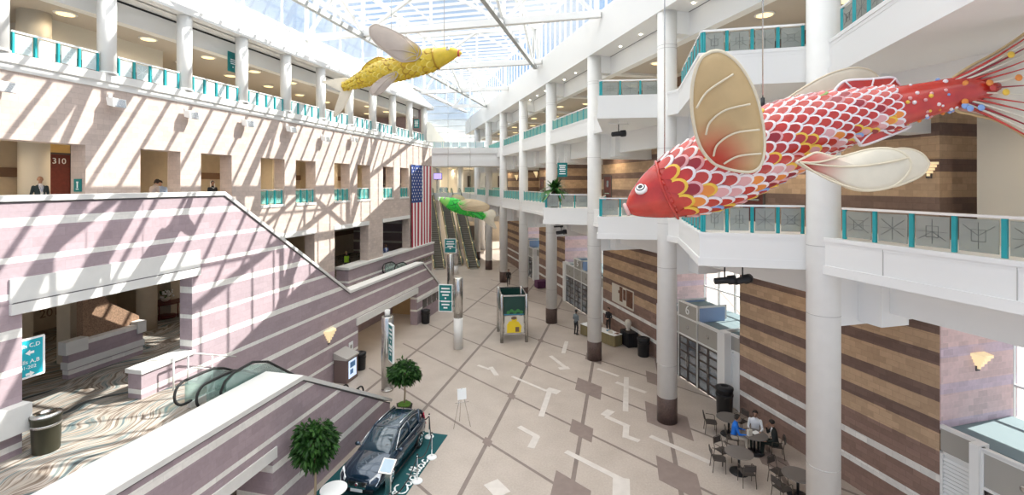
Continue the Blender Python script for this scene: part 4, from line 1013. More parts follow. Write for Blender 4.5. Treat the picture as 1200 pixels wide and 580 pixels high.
# ------------------------------------------------------------------ plants
def leafy(mb, c, rx, rz, n, size, seed, droop=.4):
    rd_ = random.Random(seed)
    for k in range(n):
        while True:
            v = Vector((rd_.uniform(-1,1), rd_.uniform(-1,1), rd_.uniform(-1,1)))
            if .25 < v.length < 1: break
        v = v.normalized()*(v.length**.5)
        p = Vector(c)+Vector((v.x*rx, v.y*rx, v.z*rz))
        d = Vector((v.x, v.y, v.z*.6-droop+rd_.uniform(-.4,.4))).normalized()
        s = d.cross(Vector((rd_.uniform(-1,1),rd_.uniform(-1,1),1))).normalized(); L_ = size*rd_.uniform(.7,1.4); up = s.cross(d)
        mb.add([p, p+d*L_*.5+s*L_*.2+up*L_*.05, p+d*L_, p+d*L_*.5-s*L_*.2+up*L_*.05], [(0,1,2,3)], rd_.randrange(3))
LEAF = [flat('leaf_dark', (.018,.075,.012), .45), flat('leaf_mid', (.035,.125,.02), .45), flat('leaf_light', (.07,.19,.035), .45)]
def topiary(label, P, trunk, rx, rz, seed, pot=True):
    t = local('potted_tree', label, 'tree', (P.x, P.y, 0), 0)
    m = MB(); m.lathe([(.3,0),(.38,.42),(.4,.45),(.36,.45),(.34,.4)], (0,0), 4, sm=False); m.build('pot', flat('dark_planter', (.05,.05,.04), .6), t)
    m = MB(); m.lathe([(.33,.40),(.3,.46),(.1,.5)], (0,0), 10); m.build('moss', flat('moss', (.10,.20,.03), .9, noise=.3, scale=20), t)
    m = MB(); m.tube([(0,0,.4),(.02,.01,trunk*.6),(-.01,0,trunk+rz*.8)], .04, 8); m.build('trunk', flat('tree_trunk', (.42,.33,.22), .8), t)
    m = MB()
    for k in range(7):
        a = k*2.4; m.tube([(0,0,trunk-.1+.1*k),(.5*rx*math.cos(a),.5*rx*math.sin(a),trunk+.1+.12*k)], .015, 5)
    m.build('branch', 'trussgrey', t)
    m = MB(); leafy(m, (0,0,trunk+rz*.55), rx*.86, rz*.86, 620, .2, seed, .55); leafy(m, (0,0,trunk+rz*.5), rx*.6, rz*.7, 500, .2, seed+5, .3)
    rq = random.Random(seed+9)
    for k in range(26):
        a = rq.random()*6.28; e = rq.uniform(-.3,1.3); c = Vector((rx*.72*math.cos(a)*math.cos(e), rx*.72*math.sin(a)*math.cos(e), trunk+rz*.55+rz*.8*math.sin(e)))
        leafy(m, c, .17, .17, 34, .2, seed*50+k, .6); m.build('foliage', LEAF, t, recalc=False)
Q1 = g(477, 478); topiary('small potted tree with a round crown behind the dark car', g(474,484), 1.6, .78, .55, 1)
Pt = Lw(13.25, 9.66, 0)
topiary('small potted tree in front of the near purple wall', Pt, 1.95, .70, .80, 2)
t = local('potted_palm', 'bushy palm in a white pot on the middle balcony corner', 'plant', Rw(10.6, 29.2, 9.1), 0)
MB().lathe([(.22,0),(.28,.5),(.3,.55),(.26,.55),(.24,.48)], (0,0), 18).build('pot', 'white', t)
MB().tube([(0,0,.4),(.03,0,1.2),(0,0,1.5)], .05, 8).build('trunk', 'bandbrown', t)
m = MB(); rnd = random.Random(9)
for k in range(90):
    a = rnd.random()*6.28; el = rnd.uniform(.0,1.3); L_ = rnd.uniform(1.0,1.5); pr = None
    for j in range(5):
        f = j/4; x = L_*f*math.cos(el*.9); z = 1.3+L_*(f*math.sin(el)-.7*f*f*(1-el*.4)); w_ = .12*math.sin(PI*min(.97, f+.12))+.01
        c = Vector((x*math.cos(a), x*math.sin(a), z)); s = Vector((-math.sin(a), math.cos(a), 0))*w_; cu_ = (c+s, c-s)
        if pr: m.add([pr[0], pr[1], cu_[1], cu_[0]], [(0,1,2,3)], k % 3)
        pr = cu_
m.build('frond', LEAF, t, recalc=False)
# ------------------------------------------------------------------ stage lights under the balconies
def spot_rig(label, P, n, yaw=0., s=1.):
    t = local('stage_light_rig', label, 'stage light', P, yaw)
    m = MB(); m.cyl((0,0), .03*s, -.15*s, 0, 8); m.tube([(-.55*s,0,-.15*s),(.55*s,0,-.15*s)], .025*s, 8); m.cyl((-.5*s,0), .012, -.15*s, 0, 6); m.cyl((.5*s,0), .012, -.15*s, 0, 6); m.build('mounting_bar', 'white', t)
    for i in range(n):
        x = (-.3+.65*i)*s if n > 1 else 0
        q = MB(); q.tube([(x,0,-.15*s),(x,0,-.5*s)], .025*s, 8)
        k = MB(); k.lathe([(.07,-.35),(.11,-.33),(.12,.1),(.16,.12),(.16,.34),(.13,.35)], (0,0), 16)
        T = Matrix.Translation((x,0,-.62*s)) @ Matrix.Rotation(.5*i-.2, 4, 'Z') @ Matrix.Rotation(PI/2-.1, 4, 'Y') @ Matrix.Scale(s, 4)
        o = MB().merge(k, T).build('lamp_head', 'black', t); q.build('yoke', 'black', o)
spot_rig('pair of black stage lights under the balcony corner near the entrance numbered 6', Rw(10.9, 13.0, 8.24), 2, .1, .95)
spot_rig('black stage light under the top balcony corner left of the second nearest column', Rw(10.75, 20.6, 13.84), 1, .3)
spot_rig('black stage light under the balcony corner below the palm', Rw(11.0, 29.0, 8.24), 1, .3)
spot_rig('black stage light left of the balcony corner below the palm', Rw(12.5, 33.6, 8.24), 1, .3)
def hang_sign(label, P, w_, h_, yaw):
    t = local('hanging_sign', label, 'sign', P, yaw)
    b = MB().box(-w_/2, w_/2, -.04, .04, -h_/2, h_/2).build('panel', 'tealsign', t)
    m = MB()
    for k, z in enumerate((.3,.17,.04,-.1,-.28)): m.box(-w_*(.33-.05*(k % 2)), w_*(.33-.05*(k % 2)), -.048, -.04, z*h_-.03, z*h_+.03)
    m.build('lettering', 'signwhite', b)
    m = MB()
    for x in (-w_*.35, w_*.35): m.cyl((x,0), .012, h_/2, h_/2+.5, 6)
    m.build('hanger', 'steel', t)
hang_sign('dark teal sign hanging over the middle gallery, right of the palm', at(659, 199, 29.8), .62, .9, 0)
hang_sign('dark teal sign hanging at the far end of the left wall top gallery', at(488, 145, 43.8), .5, .8, 0)
# ------------------------------------------------------------------ art panel, information tables
rA, rB = rRu(743,WB0), rRu(718,WB0)
t = thing('wall_panel', 'pale and brown picture panel on the striped brown wall', 'picture', (WB0, rA, 3.6), 'R')
zt_, zb_ = zRv(718,331,WB0), zRv(718,352,WB0)
MB().box(WB0-.06, WB0, rA, rB, zb_, zt_).build('board', 'cream', t)
m = MB(); wv = rB-rA
for a, b, c, d in ((.02,.3,.1,.95),(.33,.45,.35,.9),(.48,.62,.2,.98),(.5,.68,.6,.75)): m.box(WB0-.07, WB0-.06, rA+wv*a, rA+wv*b, zb_+(zt_-zb_)*c, zb_+(zt_-zb_)*d)
m.build('dark_image', flat('panel_brown', (.16,.07,.04), .5, noise=.4, scale=5), t)
def draped_table(label, a, b, wd, h, cl, top, cat='table'):
    d = b-a; L_ = d.length; yaw = math.atan2(d.y, d.x); c = (a+b)/2
    t = local('draped_table', label, cat, (c.x, c.y, 0), yaw)
    MB().box(-L_/2, L_/2, -wd/2, wd/2, h-.03, h).build('tabletop', top, t)
    m = MB(); n = 60; pts = []
    per = 2*(L_+wd)
    for k in range(n*2):
        s_ = per*k/(n*2); 
        if s_ < L_: x, y, nx, ny = -L_/2+s_, -wd/2, 0, -1
        elif s_ < L_+wd: x, y, nx, ny = L_/2, -wd/2+s_-L_, 1, 0
        elif s_ < 2*L_+wd: x, y, nx, ny = L_/2-(s_-L_-wd), wd/2, 0, 1
        else: x, y, nx, ny = -L_/2, wd/2-(s_-2*L_-wd), -1, 0
        o = .02*math.sin(k*1.9); pts.append((x+nx*o, y+ny*o))
    vs = [(x, y, .02) for x, y in pts]+[(x*.995, y*.99, h-.03) for x, y in pts]; k = len(pts)
    m.add(vs, [(i,(i+1)%k,k+(i+1)%k,k+i) for i in range(k)], 0, True); m.build('skirt', cl, t)
    return t
ta, tb = g(684, 391), g(724, 406.5); ta.z = tb.z = 0
off = Vector((.05,.1,0))
draped_table('long information table with an olive skirt and white papers, behind the third nearest column', ta+off, tb+off, .75, .76, flat('olive_cloth', (.22,.18,.09), .8), 'signwhite')
mid = (ta+tb)/2+off; dd = (tb-ta).normalized(); nn = Vector((-dd.y, dd.x, 0))
for i in range(8):
    P = ta+off+(tb-ta)*(.06+.125*i)+nn*(.12 if i % 2 else -.1); m = MB(); hh_ = (.03,.12,.05,.16,.04,.02,.1,.03)[i]
    m.box(-.15, .15, -.11, .11, 0, hh_); m.box(-.13, .12, -.1, .09, hh_, hh_+.012)
    o = tag(m.build('leaflet_stack', [('signwhite','posterbl','cream','bandbrown')[i % 4]]), 'stack of leaflets on the long information table, %s from its far end' % ORD[i], 'leaflets', 'leaflet stacks on the information table')
    o.location = (P.x, P.y, .76); o.rotation_euler.z = .3*i
ba, bb = g(731, 398), g(743, 403); 
draped_table('black draped table between the information table and the trash can', Rw(15.6, rRu(737,15.6)+.55), Rw(15.6, rRu(737,15.6)-.55), .7, .95, 'black', 'black')
cB = Rw(15.6, rRu(736,15.6))+Vector((.35,0,0))
t = local('display_bust', 'pale rounded display piece standing on the black draped table', 'display', (cB.x-.35, cB.y, .95), 0)
MB().lathe([(.14,0),(.15,.05),(.1,.1),(.2,.3),(.24,.5),(.17,.68),(.05,.74)], (0,0), 18).build('form', 'cream', t)
MB().lathe([(.16,0),(.16,.03)], (0,0), 18).build('foot', 'bandbrown', t)
t = local('ottoman', 'small dark purple box seat beyond the fourth nearest column', 'seat', g(634,337), .3)
MB().box(-.55, .55, -.5, .5, .06, .75).build('body', flat('purple_fabric', (.10,.03,.08), .8), t)
m = MB()
for x in (-.48,.48):
    for y in (-.42,.42): m.cyl((x,y), .03, 0, .07, 8)
m.build('feet', 'black', t)
# ------------------------------------------------------------------ dark car on its carpet
yawL = PI/2-tL
M['carpaint'] = flat('dark_blue_car_paint', (.012,.036,.07), .18, .45, coat=1., spec=.6)
M['carglass'] = flat('car_glass', (.02,.05,.075), .05, .2, spec=.9, coat=.6)
M['carlight'] = flat('head_lamp', (.8,.83,.86), .12, .3, emit=(1,1,1), es=.15)
M['tealcarpet'] = flat('teal_carpet', (.012,.085,.095), .95, noise=.12, scale=30)
def loft(mb, secs, mi=0, closed=True, sm=True, caps=True):
    k = len(secs[0]); o = [p for s in secs for p in s]
    fs = [(i*k+j, i*k+(j+1)%k, (i+1)*k+(j+1)%k, (i+1)*k+j) for i in range(len(secs)-1) for j in range(k if closed else k-1)]
    if caps: fs += [tuple(range(k))[::-1], tuple((len(secs)-1)*k+j for j in range(k))]
    return mb.add(o, fs, mi, sm)
cc = Lw(16.6, 8.9, .012)
car = local('car', 'shiny dark blue sport utility car on a teal carpet by the near purple wall', 'car', cc, yawL+PI); car.scale = (.87, .87, .87)   # x of the car points to its front
def body_sec(x, w, zb, zm, zt, wt, crown=.03):
    # half profile mirrored: sill, flank, shoulder, top
    pr = [(w*.86, zb), (w*.97, zb+.10), (w, zb+(zm-zb)*.55), (w*.985, zm), (wt, zt), (wt*.5, zt+crown), (0, zt+crown*1.3)]
    return [(x, -y, z) for y, z in pr]+[(x, y, z) for y, z in pr[::-1][1:]]
st = [(-2.40,.72,.42,.72,.86,.62),(-2.34,.84,.34,.85,1.0,.74),(-2.1,.915,.28,.93,1.08,.80),(-1.6,.945,.25,.95,1.10,.83),(-.9,.95,.22,.94,1.08,.84),(0,.95,.22,.92,1.06,.84),(.7,.95,.22,.91,1.06,.83),
      (1.0,.95,.24,.90,1.07,.80),(1.35,.945,.26,.88,1.04,.74),(1.8,.93,.27,.84,.98,.70),(2.1,.90,.27,.79,.90,.68),(2.28,.84,.28,.72,.81,.64),(2.40,.72,.30,.62,.70,.56),(2.44,.62,.34,.55,.62,.5)]
m = MB(); loft(m, [body_sec(*s) for s in st]); m.build('body', 'carpaint', car)
def cab_sec(x, w0, z0, w1, z1):
    pr = [(w0, z0), ((w0+w1)/2+.03, (z0+z1)/2), (w1, z1-.05), (w1*.82, z1), (0, z1+.03)]
    return [(x, -y, z) for y, z in pr]+[(x, y, z) for y, z in pr[::-1][1:]]
cs = [(-2.32,.70,1.02,.62,1.06),(-2.15,.76,1.04,.66,1.34),(-1.85,.80,1.06,.64,1.53),(-1.3,.82,1.06,.63,1.61),(-.5,.83,1.05,.62,1.645),(.05,.83,1.05,.62,1.62),(.35,.82,1.05,.62,1.50),(.75,.80,1.05,.66,1.27),(1.12,.76,1.04,.70,1.07)]
m = MB(); loft(m, [cab_sec(*s) for s in cs]); m.build('glasshouse', 'carglass', car)
# painted roof frame, pillars, sunroof surround
def gz(x):
    for (a, b) in zip(cs, cs[1:]):
        if a[0] <= x <= b[0]:
            f = (x-a[0])/(b[0]-a[0]); return [a[i]+(b[i]-a[i])*f for i in range(5)]
m = MB()
rs = []
for x in (-2.12,-1.9,-1.6,-1.3,-1.2): 
    q = gz(x); rs.append([(x, y*q[3]*.93, q[4]+.03-.045*abs(y)**3) for y in (-1,-.6,-.2,.2,.6,1)])
loft(m, rs, closed=False, caps=False)
rs = []
for x in (-.06,.02,.1): 
    q = gz(x); rs.append([(x, y*q[3]*.95, q[4]+.035-.045*abs(y)**3) for y in (-1,-.6,-.2,.2,.6,1)])
loft(m, rs, closed=False, caps=False)
for s in (-1, 1):
    m.tube([(x, s*gz(x)[3]*.93, gz(x)[4]-.005) for x in (-2.1,-1.85,-1.4,-.9,-.4,.05)], .05, 8)
    m.tube([(x, s*(gz(x)[3]+.0), gz(x)[4]-.03) for x in (.02,.3,.55,.8,1.08)], .045, 8)
    m.tube([(-.55, s*.845, 1.06), (-.62, s*.75, 1.40), (-.68, s*.63, 1.62)], .045, 6)
    m.tube([(-1.5, s*.83, 1.08), (-1.72, s*.72, 1.42), (-1.9, s*.63, 1.53)], .07, 6)
    m.tube([(-2.3, s*.70, 1.06), (-2.15, s*.68, 1.34), (-1.85, s*.64, 1.53)], .06, 6)
m.build('roof_frame', 'carpaint', car, recalc=False)
m = MB()
for s in (-1, 1):
    m.tube([(-1.86, s*.815, 1.13), (-1.7, s*.70, 1.50), (-1.2, s*.645, 1.585), (-.5, s*.645, 1.60), (.05, s*.66, 1.55), (.45, s*.76, 1.32), (.8, s*.845, 1.10), (-.2, s*.865, 1.08), (-1.3, s*.86, 1.10), (-1.86, s*.815, 1.13)], .016, 6)
    m.tube([(x, s*.52, gz(x)[4]+.075) for x in (-1.9,-1.7,-1.2,-.6,-.2)], .02, 6)
m.build('chrome_trim', 'chrome', car)
# grille, lamps, bumper, plate, mirrors
m = MB(); m.slab([(2.452,-.46,.66),(2.452,.46,.66),(2.47,.36,.40),(2.47,-.36,.40)], .05); gr = m.build('grille', 'chrome', car)
m = MB()
for k in range(7): m.bar((2.485,-.42+.02*k,.43+.035*k), (2.485,.42-.02*k,.43+.035*k), .012, .014)
for k in range(9): m.bar((2.487,-.36+.09*k,.42), (2.487,-.36+.09*k,.65), .012, .012)
m.build('grille_bar', 'black', gr)
m = MB(); m.merge(MB().lathe([(.075,0),(.08,.015),(.06,.025)], (0,0), 18), Matrix.Translation((2.49,0,.545)) @ Matrix.Rotation(PI/2, 4, 'Y')); em = m.build('emblem', 'chrome', car)
m = MB(); m.box(2.512, 2.518, -.035, .035, .51, .58); m.build('emblem_shield', 'fred', em)
m = MB()
for s in (-1, 1):
    MB().slab([(2.40,s*.55,.45),(2.41,s*.52,.72),(2.12,s*.80,.92),(1.98,s*.86,.88),(2.2,s*.86,.70),(2.32,s*.78,.5)], .07).build('headlamp', 'carlight', car)
    MB().slab([(-2.38,s*.68,.62),(-2.33,s*.72,1.2),(-2.2,s*.78,1.15),(-2.3,s*.84,.66)], .06).build('tail_lamp', 'fred', car)
    q = MB(); q.ball((.72,s*1.02,1.10), (.09,.13,.085), 12, 8); q.tube([(.74,s*.85,1.06),(.73,s*.98,1.09)], .03); q.build('mirror', 'carpaint', car)
    q = MB(); q.bar((-.05,s*.965,.88), (.15,s*.965,.88), .03, .035); q.bar((-1.0,s*.965,.92), (-.8,s*.965,.92), .03, .035); q.build('door_handle', 'chrome', car)
    q = MB(); q.tube([(1.5,s*.94,.30),(.8,s*.965,.24),(-.8,s*.965,.24),(-1.5,s*.94,.30)], .03, 6); q.build('sill_trim', 'black', car)
m = MB(); m.slab([(2.44,-.7,.36),(2.44,.7,.36),(2.40,.66,.22),(2.40,-.66,.22)], .08); m.build('lower_bumper', 'black', car)
m = MB(); m.box(2.48, 2.50, -.26, .26, .27, .38); m.build('number_plate', 'signwhite', car)
m = MB(); m.tube([(.95,-.45,1.13),(.78,-.1,1.27)], .012); m.tube([(.95,.1,1.13),(.78,.45,1.27)], .012); m.build('wiper', 'black', car)
for x in (-1.42, 1.42):
    for s in (-1, 1):
        T = Matrix.Translation((x, s*.84, .36)) @ Matrix.Rotation(-s*PI/2, 4, 'X')
        w_ = MB().merge(MB().lathe([(.24,-.11),(.34,-.12),(.365,-.08),(.365,.08),(.34,.12),(.25,.125),(.24,.10)], (0,0), 28), T).build('wheel', 'rubber', car)
        q = MB(); q.lathe([(.25,.10),(.245,.13),(.22,.11),(.21,.06)], (0,0), 28)
        for k in range(7): a = k*2*PI/7; q.bar((.04*math.cos(a),.04*math.sin(a),.12), (.23*math.cos(a),.23*math.sin(a),.125), .055, .03)
        q.lathe([(.06,.1),(.06,.14),(.04,.15)], (0,0), 14)
        MB().merge(q, T).build('rim', 'chrome', w_)
# carpet with the script word
m = MB(); A, B_ = 13.3, 19.0
m.box(A, B_, 7.33, 10.45, 0, .012); cp = solo('show_carpet', m, 'tealcarpet', 'teal rectangular carpet with a white script word under the dark blue car', 'carpet', (A, 7.33, 0), 'L')
# script word Cadillac as pen strokes: x along the word, y up
STROKES = [[(1.0,1.15),(.86,1.32),(.6,1.36),(.3,1.12),(.1,.7),(.08,.3),(.28,.02),(.62,.0),(.98,.28)], [(.3,1.12),(.05,1.2),(-.15,1.05),(-.1,.9),(.05,.95)],
  [(1.5,.55),(1.3,.62),(1.1,.4),(1.12,.08),(1.3,.02),(1.5,.3),(1.55,.58),(1.52,.15),(1.62,.02),(1.78,.2)],
  [(2.2,.52),(2.0,.6),(1.82,.4),(1.84,.08),(2.02,.02),(2.22,.35),(2.42,1.25),(2.26,.4),(2.28,.05),(2.42,.05),(2.55,.3)],
  [(2.6,.56),(2.54,.2),(2.62,.02),(2.78,.25)], [(2.7,.82),(2.74,.86)],
  [(2.78,.25),(3.02,.9),(3.04,1.25),(2.92,1.1),(2.86,.4),(2.92,.04),(3.08,.2)], [(3.08,.2),(3.34,.9),(3.36,1.25),(3.24,1.1),(3.16,.4),(3.22,.04),(3.4,.2)],
  [(3.85,.55),(3.66,.62),(3.46,.4),(3.48,.08),(3.66,.02),(3.85,.3),(3.9,.58),(3.87,.15),(3.97,.02),(4.1,.2)],
  [(4.55,.5),(4.4,.62),(4.2,.42),(4.2,.1),(4.38,0),(4.62,.18)]]
def smooth(pts, n=4):
    out = []
    for i in range(len(pts)-1):
        p0, p1, p2, p3 = (Vector(pts[max(0,i-1)]), Vector(pts[i]), Vector(pts[i+1]), Vector(pts[min(len(pts)-1,i+2)]))
        for k in range(n):
            t_ = k/n; out.append(.5*((2*p1)+(p2-p0)*t_+(2*p0-5*p1+4*p2-p3)*t_*t_+(3*p1-p0-3*p2+p3)*t_**3))
    return out+[Vector(pts[-1])]
m = MB(); sc_ = .62
# the word runs from the car's front to its rear along the carpet's hall-side edge, tops towards the car
def wp(p): return (15.0+p[0]*.46, 7.40+p[1]*.36, .0125)
for s_ in STROKES:
    pts = smooth(s_); k = len(pts)
    for i, (a, b) in enumerate(zip(pts, pts[1:])):
        wv = .035+.035*abs(math.sin(i*.5))
        m.bar(wp(a), wp(b), wv, .004)
m.build('script_word', 'signwhite', cp)
# stanchions and rope
sp = [toL(g(u, v)) for u, v in ((503,512),(506,536),(489,564))]+[Vector((13.6,7.2,0)), Vector((18.9, 9.1, 0))]
sl = ['at the far corner of the teal carpet','beside the rear wheel of the dark car','at the middle of the teal carpet edge','near the front corner of the dark car','behind the dark car']
for P, lab in zip(sp, sl):
    t = thing('stanchion', 'slim post with a round pale foot %s' % lab, 'stanchion', (P.x, P.y, 0), 'L', 'stanchions around the car')
    MB().lathe([(.2,0),(.19,.03),(.03,.06)], P.xy[:], 20).build('foot', 'signwhite', t); MB().cyl(P.xy[:], .022, .05, .95, 10).build('pole', 'chrome', t); MB().ball((P.x,P.y,.97), .035, 10, 7).build('knob', 'black', t)
for (a, b), lab in zip(((sp[4],sp[0]),(sp[0],sp[1]),(sp[1],sp[2]),(sp[2],sp[3])), ('behind the dark car','by the rear wheel of the dark car','along the side of the dark car','near the front of the dark car')):
    pts = [(a.x+(b.x-a.x)*k/10, a.y+(b.y-a.y)*k/10, .9-.35*(1-(2*k/10-1)**2)) for k in range(11)]
    solo('barrier_rope', MB().tube(pts, .022, 8), 'black', 'black sagging barrier rope %s' % lab, 'rope', pts[0], 'L', 'ropes around the car')
# info stand by the front wing, white round table, dark bin by the tree
P = toL(g(455, 586)); 
t = thing('info_stand', 'silver information stand with a tilted tablet beside the dark car', 'stand', (P.x, P.y, 0), 'L')
MB().box(P.x-.22, P.x+.22, P.y-.16, P.y+.16, 0, .03).build('foot', 'steel', t)
MB().box(P.x-.05, P.x+.05, P.y-.09, P.y+.09, .03, 1.12).build('post', 'steel', t)
b = MB(); b.slab([(P.x-.26,P.y-.24,1.05),(P.x-.26,P.y+.24,1.05),(P.x+.16,P.y+.24,1.32),(P.x+.16,P.y-.24,1.32)], .04); tb_ = b.build('tablet', 'steel', t)
b = MB(); b.slab([(P.x-.23,P.y-.2,1.095),(P.x-.23,P.y+.2,1.095),(P.x+.13,P.y+.2,1.325),(P.x+.13,P.y-.2,1.325)], .012); b.build('screen', flat('tablet_screen', (.45,.58,.68), .3), tb_)
P = toL(g(391, 572, 1.05))
t = thing('cocktail_table', 'white round high table in front of the dark car', 'table', (P.x, P.y, 0), 'L')
MB().lathe([(.4,1.0),(.42,1.02),(.42,1.04),(.4,1.05)], P.xy[:], 32).build('tabletop', 'signwhite', t); MB().cyl(P.xy[:], .05, .03, 1.0, 12).build('stem', 'steel', t); MB().lathe([(.3,0),(.29,.03),(.06,.05)], P.xy[:], 20).build('foot', 'steel', t)
# easel on the floor
P = g(541, 500); Yp = P.y
t = local('easel', 'thin metal easel with a small white board on the open floor', 'easel', (P.x, P.y, 0), .3)
for a, b in (((-.38,-.1,0),(0,0,1.75)), ((.38,-.1,0),(0,0,1.75)), ((0,.5,0),(0,.02,1.7))): MB().tube([a, b], .012, 6).build('leg', 'steel', t)
MB().slab([(-.2,-.09,1.25),(.2,-.09,1.25),(.2,0,1.7),(-.2,0,1.7)], .015).build('board', 'signwhite', t)
MB().tube([(-.3,-.1,1.13),(.3,-.1,1.13)], .012, 6).build('ledge', 'steel', t)
# ------------------------------------------------------------------ cafe tables and chairs
M['table'] = flat('table_grey', (.15,.135,.125), .4); M['chairmetal'] = flat('chair_metal', (.10,.085,.07), .35, .6); M['chairseat'] = flat('chair_seat', (.06,.05,.045), .6)
def cafe_table(label, P):
    t = local('cafe_table', label, 'table', (P.x, P.y, 0), 0, 'round cafe tables')
    MB().lathe([(.48,.715),(.5,.725),(.5,.74),(.48,.75)], (0,0), 36).build('tabletop', 'table', t)
    MB().cyl((0,0), .045, .06, .715, 14).build('stem', 'black', t)
    MB().lathe([(.34,0),(.33,.03),(.08,.07)], (0,0), 24).build('foot', 'black', t)
    return t
def cafe_chair(label, P, yaw, first=[None]):
    if first[0] is not None:
        src = first[0]; r = src.copy(); COL.objects.link(r); r.location = (P.x, P.y, 0); r.rotation_euler.z = yaw; r['label'] = label
        for ch in list(src.children):
            c = ch.copy(); COL.objects.link(c); c.parent = r
        return r
    t = local('cafe_chair', label, 'chair', (P.x, P.y, 0), yaw, 'metal cafe armchairs'); first[0] = t
    # faces +y
    m = MB(); m.prism([(-.21,-.2),(.21,-.2),(.23,.2),(.12,.24),(-.12,.24),(-.23,.2)], .44, .465); m.build('seat', 'chairseat', t)
    for s in (-1, 1):
        MB().tube([(s*.24,.2,0),(s*.235,.19,.44),(s*.235,.18,.64),(s*.24,.12,.67),(s*.25,-.18,.68)], .013, 7).build('front_leg', 'chairmetal', t)
        MB().tube([(s*.23,-.26,0),(s*.215,-.21,.44),(s*.215,-.25,.68),(s*.2,-.29,.84)], .013, 7).build('rear_leg', 'chairmetal', t)
    m = MB(); m.tube([(-.2,-.29,.84),(-.12,-.315,.86),(.12,-.315,.86),(.2,-.29,.84)], .013, 7)
    m.slab([(-.2,-.285,.62),(.2,-.285,.62),(.19,-.31,.83),(-.19,-.31,.83)], .02); m.build('backrest', 'chairseat', t)
    m = MB(); m.tube([(-.22,.19,.43),(.22,.19,.43)], .01, 6); m.tube([(-.21,-.2,.43),(.21,-.2,.43)], .01, 6); m.build('seat_frame', 'chairmetal', t)
    return t
T4 = [(g(854,489,.74), 'farthest of the four', ((165,'left'),(25,'right'))),
      (g(866,530,.74), 'nearest in full view', ((170,'left'),(115,'far left'),(-95,'near'))),
      (g(884,509,.74), 'with three people', ((158,'left'),(60,'far'),(-20,'right'))),
      (g(935,556,.74), 'partly behind the nearest column', ((115,'far'),(-160,'left'),(-40,'right')))]
TC = []
for P, lab, ch in T4:
    cafe_table('round grey cafe table, %s' % lab, P); TC.append(P)
    for a, nm in ch:
        an = math.radians(a); rr_ = .72 if 'people' not in lab else .78
        C_ = P+Vector((math.cos(an)*rr_, math.sin(an)*rr_, 0))
        cafe_chair('cafe armchair on the %s side of the table %s' % (nm, lab), C_, an+PI/2)
Pt = TC[2]
t = local('paper_cup', 'pale drinking cup on the cafe table with three people', 'cup', (Pt.x-.12, Pt.y+.05, .75), 0)
MB().lathe([(.035,0),(.045,.13)], (0,0), 14).build('cup', 'signwhite', t); MB().lathe([(.048,.13),(.046,.15),(.03,.155)], (0,0), 14).build('lid', 'cream', t)
m = MB().box(-.15,.15,-.1,.1,0,.012); o = tag(m.build('paper_sheet', 'signwhite'), 'white sheets lying on the cafe table with three people', 'paper'); o.location = (Pt.x+.1, Pt.y+.12, .75); o.rotation_euler.z = .4
t = local('white_bag', 'upright pale bag on the cafe table with three people', 'bag', (Pt.x-.24, Pt.y-.1, .75), .3)
MB().prism([(-.09,-.05),(.09,-.05),(.1,.05),(-.1,.05)], 0, .24).build('bag_body', 'cream', t); MB().tube([(-.05,0,.24),(-.04,0,.32),(.04,0,.32),(.05,0,.24)], .008).build('bag_handle', 'bandbrown', t)
